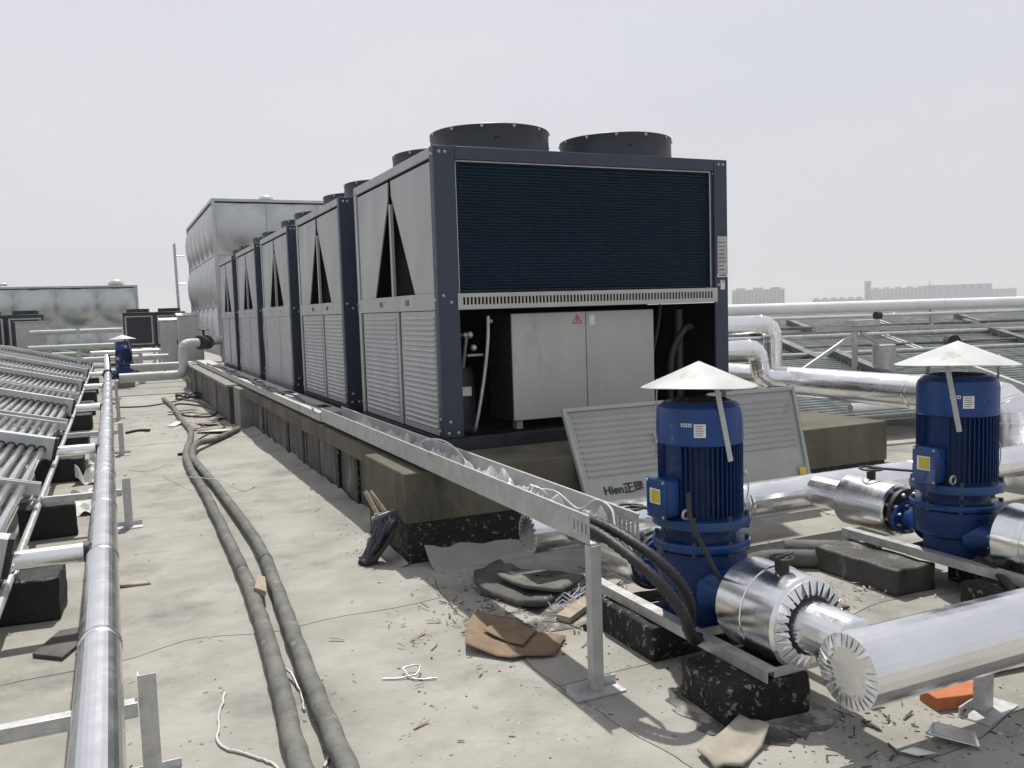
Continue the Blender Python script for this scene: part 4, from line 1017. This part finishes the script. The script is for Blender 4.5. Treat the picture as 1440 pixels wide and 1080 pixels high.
t, L = pipe('lagged_pipe', 'white pipe crossing low to the big tank with an upward bend', [(.12,21.6,.40),(1.50,21.6,.40),(1.50,21.6,1.12),(1.85,21.9,1.12)], .105, 'white', rad=.2, band=3)
t = thing('gate_valve', 'dark gate valve where the white pipe enters the big tank', 'valve', (2.02,22.1,1.12))
b = MB(); b.lathe([(.17,-.17),(.17,-.12),(.11,-.1),(.13,0),(.11,.1),(.17,.12),(.17,.17)], ax=(.6,.8,0), n=20); b.build('body', 'rubber', t)
b = MB(); b.tube([(0,0,.1),(0,0,.3)], .03, 8); b.tube([(.13*math.cos(2*PI*k/14),.13*math.sin(2*PI*k/14),.3) for k in range(15)], .014, 6, False); b.build('hand_wheel', 'rubber', t)
pipe('lagged_pipe', 'short pipe linking the gate valve to the big tank', [(2.10,22.2,1.12),(2.75,24.05,1.12)], .10, 'alu_dull', rad=0, band=9)
for i, (x0, x1, y, z, r_, m_) in enumerate(((-2.2,.35,30,1.42,.075,'white'),(-2.2,.30,29,.98,.075,'white'),(-.75,1.5,27.5,.62,.085,'white'),(-.6,1.9,30.5,.72,.06,'alu_dull'),(.45,2.0,25.6,.42,.08,'white'),(.4,2.0,23.8,.55,.06,'white'),(-2.3,-.9,31,.66,.12,'green'))):
    pipe('lagged_pipe', ['highest white pipe crossing in front of the far tank', 'second white pipe crossing in front of the far tank', 'white pipe passing behind the small far pump',
        'dull pipe running behind the stainless cabinets', 'low white pipe between the far pump and the cabinets', 'thin white pipe between the far pump and the cabinets', 'pale green pipe low in front of the far tank'][i],
        [(x0,y,z),(x1,y,z)], r_, m_, rad=0, band=4)
for i, (x, y, h) in enumerate(((-.9,29.9,1.5),(-1.7,29.9,1.35),(-.85,27.4,.9),(.6,27.3,.55),(1.1,27.3,.5),(.7,25.5,.8))):
    stand('distant pipe post %s' % ['right of the two crossing white pipes', 'left of the two crossing white pipes', 'beside the pale green pipe', 'just right of the small far pump', 'left of the narrow stainless cabinet', 'under the low white pipe by the far pump'][i], (x,y,0), h, .1, 'posts among the distant pipes')
p3 = dup(p1, (.28,24.6,.12), 'small looking blue pump with white hood at the far end of the long pipe', rz=.9)
for c in p3.children:
    if c.name.startswith('rain_hood'): c.scale = (1.25,1.25,1.0)
block('small block under the far blue pump', (.05,24.35,0), (.5,24.85,.12), 0, 'beam_top')

# ------------------------------------------------------------------ hoses on the roof
def hose(label, pts, r, m='foam', cat='hose', name='lagged_hose', group=None, n=14, k=8):
    P_ = spline(pts, k); b = MB()
    for i in range(1, len(P_)-1): P_[i] = P_[i]+Vector((jit(.004), jit(.004), 0))
    b.tube(P_, r, n, rf=lambda i: r*(1+.03*noise.noise(Vector((i*.23,r*90,1)))))
    if r < .04 or name == 'foam_roll': return tag(b.build(name, m, loc=(pts[0][0], pts[0][1], 0), ang=60), label, cat, group)
    t = thing(name, label, cat, (pts[0][0], pts[0][1], 0), 0, group); L = Vector(t.location)
    b.v = [v-L for v in b.v]; b.build('foam_sleeve', m, t, ang=60)
    for i in range(12, len(P_)-2, 26):
        b = MB(); d = (P_[i+1]-P_[i]).normalized(); b.lathe([(r*1.01,-.02),(r*1.035,-.018),(r*1.035,.018),(r*1.01,.02)], P_[i]-L, d, 16, False); b.build('joint_tape', 'rubber', t)
    return t
r_ = .041
hose('left one of two thick grey lagged hoses on the roof', [(.50,1.6,r_),(.52,2.6,r_),(.53,3.2,r_),(.585,3.9,r_),(.645,4.9,r_),(.68,6.0,r_),(.70,7.3,r_),(.71,8.7,r_),(.70,10.0,r_),(.74,11.2,r_),(.88,12.4,r_),(.98,13.6,r_),(.97,15.2,r_),(.98,17.5,r_),(.92,19.5,r_)], r_, group='two lagged hoses side by side')
hose('right one of two thick grey lagged hoses, turning toward the plinth', [(.63,1.5,r_),(.65,2.5,r_),(.68,3.2,r_),(.72,4.0,r_),(.79,5.0,r_),(.86,6.2,r_),(.86,7.4,r_),(.84,8.8,r_),(.80,10.0,r_),(.79,10.9,r_*1.3),(.90,11.6,r_*2.4),(1.15,12.2,r_*1.2),(1.42,12.8,r_),(1.62,13.3,r_)], r_, group='two lagged hoses side by side')
for i, (pts, rr, m_, lb_) in enumerate((
    ([(.0,18.6,.012),(.5,18.4,.012),(1.0,18.9,.012),(1.4,19.6,.02),(1.55,20.4,.2),(1.5,20.9,.4)], .014, 'rubber', 'black cable crossing the roof to the white pipe bend'),
    ([(.95,17.2,.015),(1.1,16.0,.015),(1.45,15.6,.015),(1.62,16.4,.015),(1.5,17.6,.015),(1.15,18.4,.015),(.98,17.8,.02)], .016, 'rubber', 'black cable looped on the roof beyond the hose bend'),
    ([(1.2,14.3,.012),(1.5,14.9,.012),(1.68,15.8,.015),(1.60,17.3,.02),(1.5,18.6,.02),(1.3,19.3,.02)], .02, 'foam', 'grey hose lying along the foot of the far plinth wall'),
    ([(.98,12.6,.01),(1.25,13.4,.01),(1.5,13.9,.01)], .012, 'rubber', 'short straight black cable beside the hose bend'),
    ([(.42,9.9,.006),(.62,9.1,.11),(.75,8.9,.115),(.88,8.7,.11),(1.05,8.6,.01),(1.2,8.8,.006)], .004, 'plastic', 'thin white string thrown over the two hoses'),
    ([(.36,3.95,.006),(.30,3.65,.006),(.29,3.45,.006),(.38,3.32,.006),(.45,3.2,.006),(.46,3.05,.006)], .0055, 'plastic', 'bent white plastic strip left of the hoses'),
    ([(.60,4.15,.006),(.645,4.0,.03),(.66,3.8,.006),(.64,3.6,.006)], .006, 'galv', 'bent wire lying between the two hoses'),
    ([(.66,3.5,.006),(.70,3.35,.02),(.66,3.2,.006),(.61,3.1,.006)], .006, 'plastic', 'short white strip between the two hoses near the bottom edge'),
    ([(1.02,3.75,.005),(1.10,3.72,.005),(1.17,3.70,.02),(1.20,3.76,.03),(1.13,3.78,.02),(1.15,3.68,.006),(1.24,3.64,.005)], .004, 'galv', 'twisted wire scrap in the middle of the floor'),
    ([(.08,10.6,.006),(.3,10.4,.006),(.6,10.9,.03),(.85,10.8,.05)], .004, 'plastic', 'thin string lying from the long pipe to the hoses'),
    ([(.12,14.1,.02),(.28,14.3,.02),(.45,14.2,.02)], .02, 'rubber', 'short dark stick beside the second stand of the long pipe'))):
    hose(lb_, pts, rr, m_, 'cable' if i < 4 else 'scrap', 'loose_cable' if i < 4 else 'scrap_wire', n=8, k=6)
b = MB()
for k in range(5):
    c = Vector((1.45+jit(.1), 19.5+jit(.3), .03+.02*k)); ra = .22+jit(.05)
    b.tube([c+Vector((ra*math.cos(a), ra*1.4*math.sin(a), .02*math.sin(3*a+k))) for a in [2*PI*q/20 for q in range(21)]], .018, 6, False)
tag(b.build('cable_coil', 'rubber', loc=(1.45,19.5,0)), 'dark coil of cable on the roof under the white pipe bend', 'cable')

for i in range(7):
    y0 = 9.5+i*1.1; pts = [(1.84+jit(.06), y0+q*.9, .735+.012*(q % 2)) for q in range(5)]
    hose('dark cable on the covered tray, %s from the near end' % ['first','second','third','fourth','fifth','sixth','seventh'][i], pts, .011, 'rubber', 'cable', 'loose_cable', n=7, k=5)
for i in range(9):
    c = (1.2+jit(.35), 14.6+jit(2.2)); a = random.random()*PI; l = random.uniform(.1,.3); w_ = random.uniform(.05,.14)
    u = Vector((math.cos(a),math.sin(a))); v = Vector((-u.y,u.x)); c = Vector(c)
    pts = [c-u*l-v*w_, c+u*l-v*w_*.6, c+u*l*.8+v*w_, c-u*l*.9+v*w_*.8]
    b = MB(); b.prism([(p.x-c.x,p.y-c.y,0) for p in pts], (0,0,.008)); o = b.build('litter_sheet', ['foam_sheet','card','plastic','paleboard'][i % 4]); o.location = (c.x,c.y,.015+.003*i); o.rotation_euler = (jit(.1),jit(.06),0)
    tag(o, ['dark foam','brown card','white plastic','pale board'][i % 4]+' litter sheet '+['nearest the hose bend','beside the looped black cable','by the foot of the far wall','between cable and hose','under the cable loop','at the far end of the litter','left of the other scraps','right of the other scraps','in the middle of the scraps'][i], 'litter', 'litter sheets beside the hose bend')
# ------------------------------------------------------------------ debris
def flat_piece(name, label, cat, pts, z, th, m, rx=0, bend=0, amp=None):
    cx = sum(p[0] for p in pts)/len(pts); cy = sum(p[1] for p in pts)/len(pts); n_ = len(pts)
    if amp is None: amp = {'card':.018,'paleboard':.03,'foam_sheet':.03,'foam':.03,'alu_dull':.02,'plastic':.03}.get(m, 0)
    if m == 'foam_sheet' and name == 'slate_piece': amp = 0
    b = MB(); rings = 6
    if amp == 0: b.prism([(p[0]-cx, p[1]-cy, 0) for p in pts], (0,0,th))
    else:
        sd = random.random()*50; fa = random.random()*PI; fo = jit(.05); fk = random.choice([-.25,.3,.45])
        def hh(x, y):
            d = x*math.cos(fa)+y*math.sin(fa)-fo
            return max(.0, amp*(.35+.8*noise.noise(Vector((x*6, y*6, sd)))+.25*noise.noise(Vector((x*19, y*19, sd)))) + (abs(d)*fk*.5 if d > 0 else 0)+(x*x+y*y)*.5*amp*8)
        b.v.append(Vector((0,0,hh(0,0))))
        for k in range(1, rings+1):
            for p in pts:
                x, y = (p[0]-cx)*k/rings, (p[1]-cy)*k/rings; b.v.append(Vector((x, y, hh(x, y))))
        for i_ in range(n_):
            j_ = (i_+1) % n_; b.f.append((0, 1+i_, 1+j_))
            for k in range(rings-1): a_ = 1+k*n_; b.f.append((a_+i_, a_+n_+i_, a_+n_+j_, a_+j_))
    o = b.build(name, m, ang=25); o.location = (cx, cy, z); o.rotation_euler = (rx*(amp == 0), bend*(amp == 0), 0)
    if amp: q = o.modifiers.new('thick', 'SOLIDIFY'); q.thickness = th; q.offset = 1
    return tag(o, label, cat)
def ragged(pts, k=5, a=.012):
    out = []
    for i in range(len(pts)):
        p, q = pts[i], pts[(i+1) % len(pts)]
        for j in range(k):
            t = j/k; out.append((p[0]+(q[0]-p[0])*t+(jit(a) if j else 0), p[1]+(q[1]-p[1])*t+(jit(a) if j else 0)))
    return out
G = lambda px, py: at_ground(px, py)
def at_ground(px, py, z=0):
    d = fw+rt*((px-720)/FPX)+up*((540-py)/FPX); s = (z-1.65)/d.z; return (d.x*s, d.y*s)
flat_piece('foam_offcut', 'black angular foam rubber offcut bent like an L in front of the pier', 'foam', ragged([(1.86,4.62),(1.97,4.98),(2.17,5.02),(2.20,4.86),(2.08,4.84),(2.10,4.62),(2.30,4.56),(2.28,4.36),(2.02,4.18)], 3, .01), .02, .035, 'foam_sheet', .06, .05)
flat_piece('foam_offcut', 'grey top layer of foam lying over the black L shaped offcut', 'foam', ragged([(2.02,4.72),(2.16,4.82),(2.40,4.62),(2.46,4.45),(2.22,4.28),(2.05,4.42)], 3, .012), .062, .02, 'foam', .05, -.05)
flat_piece('cardboard_sheet', 'torn brown cardboard sheet on the floor left of the tray leg', 'cardboard', ragged([(1.47,3.86),(1.58,4.12),(1.70,4.28),(1.88,4.12),(1.84,3.94),(1.98,3.78),(1.82,3.60),(1.62,3.66)], 3, .012), .008, .006, 'card', .02, .03)
flat_piece('cardboard_sheet', 'folded flap of cardboard on top of the torn brown sheet', 'cardboard', ragged([(1.62,4.0),(1.80,4.02),(1.86,3.86),(1.72,3.74)], 3, .01), .028, .004, 'card', .12, .18)
flat_piece('cardboard_sheet', 'curled brown board piece at the bottom right of centre', 'cardboard', ragged([at_ground(980,1062), at_ground(1040,1026), at_ground(1082,1040), at_ground(1045,1085), at_ground(1005,1088)], 3, .008), .012, .01, 'paleboard', .1, -.06)
flat_piece('slate_piece', 'dark flat slab lying left of the long pipe near the bottom', 'slab', [at_ground(46,925), at_ground(84,892), at_ground(112,887), at_ground(118,905), at_ground(88,930)], .004, .018, 'foam_sheet')
flat_piece('mortar_board', 'pale flat board scrap just right of the long pipe', 'board', ragged([at_ground(165,828), at_ground(168,816), at_ground(205,815), at_ground(212,822)], 2, .006), .004, .014, 'paleboard')
flat_piece('wood_scrap', 'pale wood scrap stuck between the two hoses', 'wood', [(.655,5.12),(.70,5.35),(.745,5.33),(.72,5.08)], .07, .03, 'wood', .1, .3)
flat_piece('metal_offcut', 'bent shiny metal offcut on the floor at the lower right', 'metal scrap', [at_ground(1303,1046), at_ground(1312,1030), at_ground(1372,1036), at_ground(1378,1058)], .012, .004, 'alu_dull', .12, .1)
flat_piece('metal_offcut', 'small shiny strip of metal near the bottom right corner', 'metal scrap', [at_ground(1262,1060), at_ground(1285,1056), at_ground(1318,1068), at_ground(1290,1070)], .01, .003, 'alu_dull', .1, 0)
flat_piece('timber_board', 'weathered timber plank lying behind the tray leg', 'plank', [(2.05,4.02),(2.62,4.42),(2.66,4.35),(2.09,3.94)], .01, .03, 'wood')
flat_piece('foam_offcut', 'long dark foam wrap lying below the far header pipe', 'foam', ragged([(3.62,4.28),(4.02,4.36),(4.22,4.14),(4.08,4.02),(3.80,4.12)], 3, .012), .02, .05, 'foam_sheet', .05, .02)
hose('rolled dark foam lagging on the floor between the two pumps', [(3.3,4.12,.05),(3.6,4.2,.06),(3.9,4.05,.06),(4.15,3.9,.07)], .055, 'foam_sheet', 'foam', 'foam_roll')
hose('grey sack like foam roll against the right hand pump block', [(3.85,4.30,.07),(4.05,4.10,.08),(4.2,3.85,.10)], .06, 'foam', 'foam', 'foam_roll')
flat_piece('steel_flat', 'rusty steel flat lying on the floor between the pumps', 'steel bar', [(2.95,3.62),(3.5,3.45),(3.5,3.41),(2.95,3.58)], .006, .012, 'bits')
b = MB(); b.box((-.12,-.055,0),(.12,.055,.055)); o = b.build('brick', 'brick', bevel=.004); o.location = (*at_ground(1342,988), .0); o.rotation_euler = (0,0,-.25)
tag(o, 'orange brick lying under the thick crimped pipe', 'brick')
for i, (px, py, s_) in enumerate(((655,782,.09), (835,885,.06), (255,640,.05))):
    o = block(['small black lump on the floor near the pier', 'small dark lump leaning by the tray leg', 'little black cap beside the hose bend'][i], (0,0,0), (s_*1.6,s_,s_*.5), .3, 'block', 'small dark lumps'); o.location = (*at_ground(px,py), 0)
    o.name = 'tar_lump'; o['category'] = 'lump'
# harness bundle leaning on the pier
t = thing('tool_bundle', 'purple black bundle of straps leaning against the concrete pier', 'strap bundle', (1.52,5.62,0))
for k in range(16):
    b = MB(); c = Vector((.02+jit(.03), -.02+jit(.05), .165)); f_ = random.uniform(.25, 1.0); ph = k*.7
    pts = [c+Vector((f_*.05*math.cos(a)+.13*math.sin(a)*.75+jit(.008), .05*math.cos(a+ph)+jit(.012), -.03+.155*math.sin(a)+.03*math.cos(a)*f_)) for a in [2*PI*q/16 for q in range(17)]]
    for p in pts: p.z = max(p.z, .02); 
    b.tube(pts, .017, 6, False, rf=lambda i: .013+.008*math.sin(i*2.1+k)); b.build('strap', ['cloth','rubber','cloth'][k % 3], t)
b = MB(); b.bar((-.02,-.03,.30),(.22,.05,.33), .012, .02); b.bar((.0,-.02,.32),(.20,.10,.30), .01, .018); b.build('buckle_bar', 'galv', t)
b = MB(); b.bar((.04,.02,.30),(-.02,.12,.46), .012, .03); b.bar((.1,.02,.30),(.02,.14,.45), .012, .03); b.build('handle', 'wood', t)
# shredded foil and scraps behind the tray leg
b = MB()
for k in range(60):
    x, y = 2.42+random.gauss(0,.13), 4.25+random.gauss(0,.10); a = random.random()*PI; l = random.uniform(.03,.12)
    b.tube([(x,y,.01),(x+l*.5*math.cos(a),y+l*.5*math.sin(a),.02+random.random()*.03),(x+l*math.cos(a+.5),y+l*math.sin(a+.5),.01)], .004, 4)
tag(b.build('foil_shavings', 'foil', loc=(2.4,4.25,0), ang=10), 'tangle of bright foil shavings on the floor behind the tray leg', 'shavings', kind='stuff')
def scatter(name, label, m, regions, smin, smax):
    b = MB()
    for (px0, py0, px1, py1, n_) in regions:
        for k in range(n_):
            x, y = at_ground(random.uniform(px0,px1), random.uniform(py0,py1)); s_ = random.uniform(smin, smax)*random.choice([.5,.7,1,1.4])
            a = random.random()*PI; u = Vector((math.cos(a),math.sin(a),0))*s_*random.uniform(.8,3); v = Vector((-math.sin(a),math.cos(a),0))*s_; c = Vector((x,y,0))
            b.add([c-u-v*.6, c+u*.9-v, c+u*.7+v, c-u*.8+v*.9, c+Vector((jit(s_*.4),jit(s_*.4),s_*.8))], [(1,0,4),(2,1,4),(3,2,4),(0,3,4)])
    tag(b.build(name, m, ang=10), label, name.replace('_', ' '), kind='stuff')
scatter('mortar_crumbs', 'pale mortar crumbs scattered over the roof floor', 'rubble', [(170,560,560,1080,140),(560,800,1000,1080,190),(1130,960,1440,1080,200),(1180,780,1300,860,80),(240,560,340,620,90),(620,820,860,900,90),(440,640,600,790,60),(430,640,470,700,70),(480,680,570,790,160),(575,770,760,860,150),(640,800,880,870,220),(850,900,1000,980,120),(1060,760,1200,880,150),(220,560,350,620,200)], .002, .007)
scatter('dark_crumbs', 'dark bitumen crumbs scattered around the tarred blocks', 'bits', [(560,780,1000,1080,80),(1000,980,1300,1080,80),(640,820,860,880,110),(240,555,350,625,90),(1150,700,1300,860,70),(170,600,600,1080,50),(1300,960,1440,1080,50),(820,870,960,960,60),(430,650,500,720,50),(500,700,570,795,90),(580,770,760,860,90),(1060,760,1200,880,90),(1140,990,1440,1075,50)], .0015, .006)
def fleck(label, px, r_, n_, m, seed):
    b = MB()
    for k in range(n_):
        x, y = at_ground(px[0], px[1]); x += random.gauss(0, r_); y += random.gauss(0, r_); a = random.random()*PI; l = random.choice([.006,.01,.014,.022,.04]); h = .003+random.random()*.012
        u = Vector((math.cos(a),math.sin(a),0)); b.bar(Vector((x,y,h))-u*l, Vector((x,y,h+random.random()*.01))+u*l, random.uniform(.003,.012), .003)
    tag(b.build('chip_litter', m, ang=10), label, 'chips', kind='stuff')
fleck('splinters and chips littered round the foam offcut', (730,860), .28, 90, 'bits', 1)
fleck('pale splinters littered between pier and tray leg', (690,870), .35, 70, 'wood', 2)
fleck('chips littered in front of the crimped pipe end', (1200,1020), .22, 34, 'bits', 3)
fleck('pale chips littered between the two pumps', (1190,820), .22, 70, 'rubble', 4)
fleck('litter of chips and foil near the far hose bend', (290,590), .8, 160, 'plastic', 5)
fleck('dark strips littered near the far hose bend', (300,600), .8, 120, 'bits', 6)
def stain(label, px, m='tar', seed=0, z=.003):
    pts = [at_ground(*p) for p in px]; cx = sum(p[0] for p in pts)/len(pts); cy = sum(p[1] for p in pts)/len(pts)
    rg = ragged(pts, 6, .03); b = MB(); b.v.append(Vector((cx,cy,z)))
    for p in rg: b.v.append(Vector((*p, z)))
    n_ = len(rg)
    for i in range(n_): b.f.append((0, i+1, (i+1) % n_+1))
    tag(b.build('tar_stain', m, loc=(cx,cy,0)), label, 'stain')
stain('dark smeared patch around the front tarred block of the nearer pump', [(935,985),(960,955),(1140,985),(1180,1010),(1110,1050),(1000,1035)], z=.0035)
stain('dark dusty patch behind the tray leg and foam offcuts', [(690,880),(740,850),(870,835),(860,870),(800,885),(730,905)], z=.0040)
stain('rusty brown patch on the floor between the pumps', [(1120,790),(1200,768),(1215,785),(1160,800)], 'rust', z=.0045)
# mortar fillets against the plinth foot
for i, (x0, x1, y0, y1, h) in enumerate(((1.80,2.9,5.18,5.43,.10), (1.62,1.86,6.42,13.5,.045), (1.60,1.68,5.40,6.38,.03))):
    n1, n2 = (60, 5) if (x1-x0) > (y1-y0) else (90, 5); b = MB()
    for a in range(n1+1):
        for c in range(n2+1):
            if (x1-x0) > (y1-y0):
                X = x0+(x1-x0)*a/n1; Y = y0+(y1-y0)*c/n2; q = c/n2
            else: Y = y0+(y1-y0)*a/n1; X = x0+(x1-x0)*c/n2; q = c/n2
            hh = h*q*q*(1+.9*noise.noise(Vector((X*4,Y*4,i))))+.006*noise.noise(Vector((X*20,Y*20,2)))
            b.v.append(Vector((X+.03*noise.noise(Vector((Y*5,X*5,7)))*(1-q), Y+.03*noise.noise(Vector((X*5,Y*5,4)))*(1-q), max(.001, hh)+(0 if c else -.02))))
    for a in range(n1):
        for c in range(n2):
            k = a*(n2+1)+c; f_ = (k, k+n2+1, k+n2+2, k+1)
            b.f.append(f_ if (x1-x0) > (y1-y0) else f_[::-1])
    tag(b.build('mortar_fillet', 'screed2', loc=((x0+x1)/2,(y0+y1)/2,0), ang=60), ['rough mortar ramp at the foot of the front plinth beam', 'long thin mortar ramp along the foot of the tarred wall', 'short mortar ramp at the foot of the pier end'][i], 'mortar')

# ------------------------------------------------------------------ air
hz = MB(); hz.box((-2700,-2700,-23.5),(2700,2700,60))
hm = bpy.data.materials.new('air'); hm.use_nodes = True; n = hm.node_tree; n.nodes.clear()
o_ = n.nodes.new('ShaderNodeOutputMaterial'); pv = n.nodes.new('ShaderNodeVolumePrincipled')
pv.inputs['Color'].default_value = (.93, .94, .97, 1); pv.inputs['Density'].default_value = .00055; pv.inputs['Anisotropy'].default_value = .2
n.links.new(pv.outputs[0], o_.inputs['Volume']); M['air'] = hm
hb = hz.build('haze', 'air'); hb['kind'] = 'stuff'; hb['label'] = 'thin pale haze over the rooftops'; hb['category'] = 'haze'
print('objects', len(bpy.data.objects))
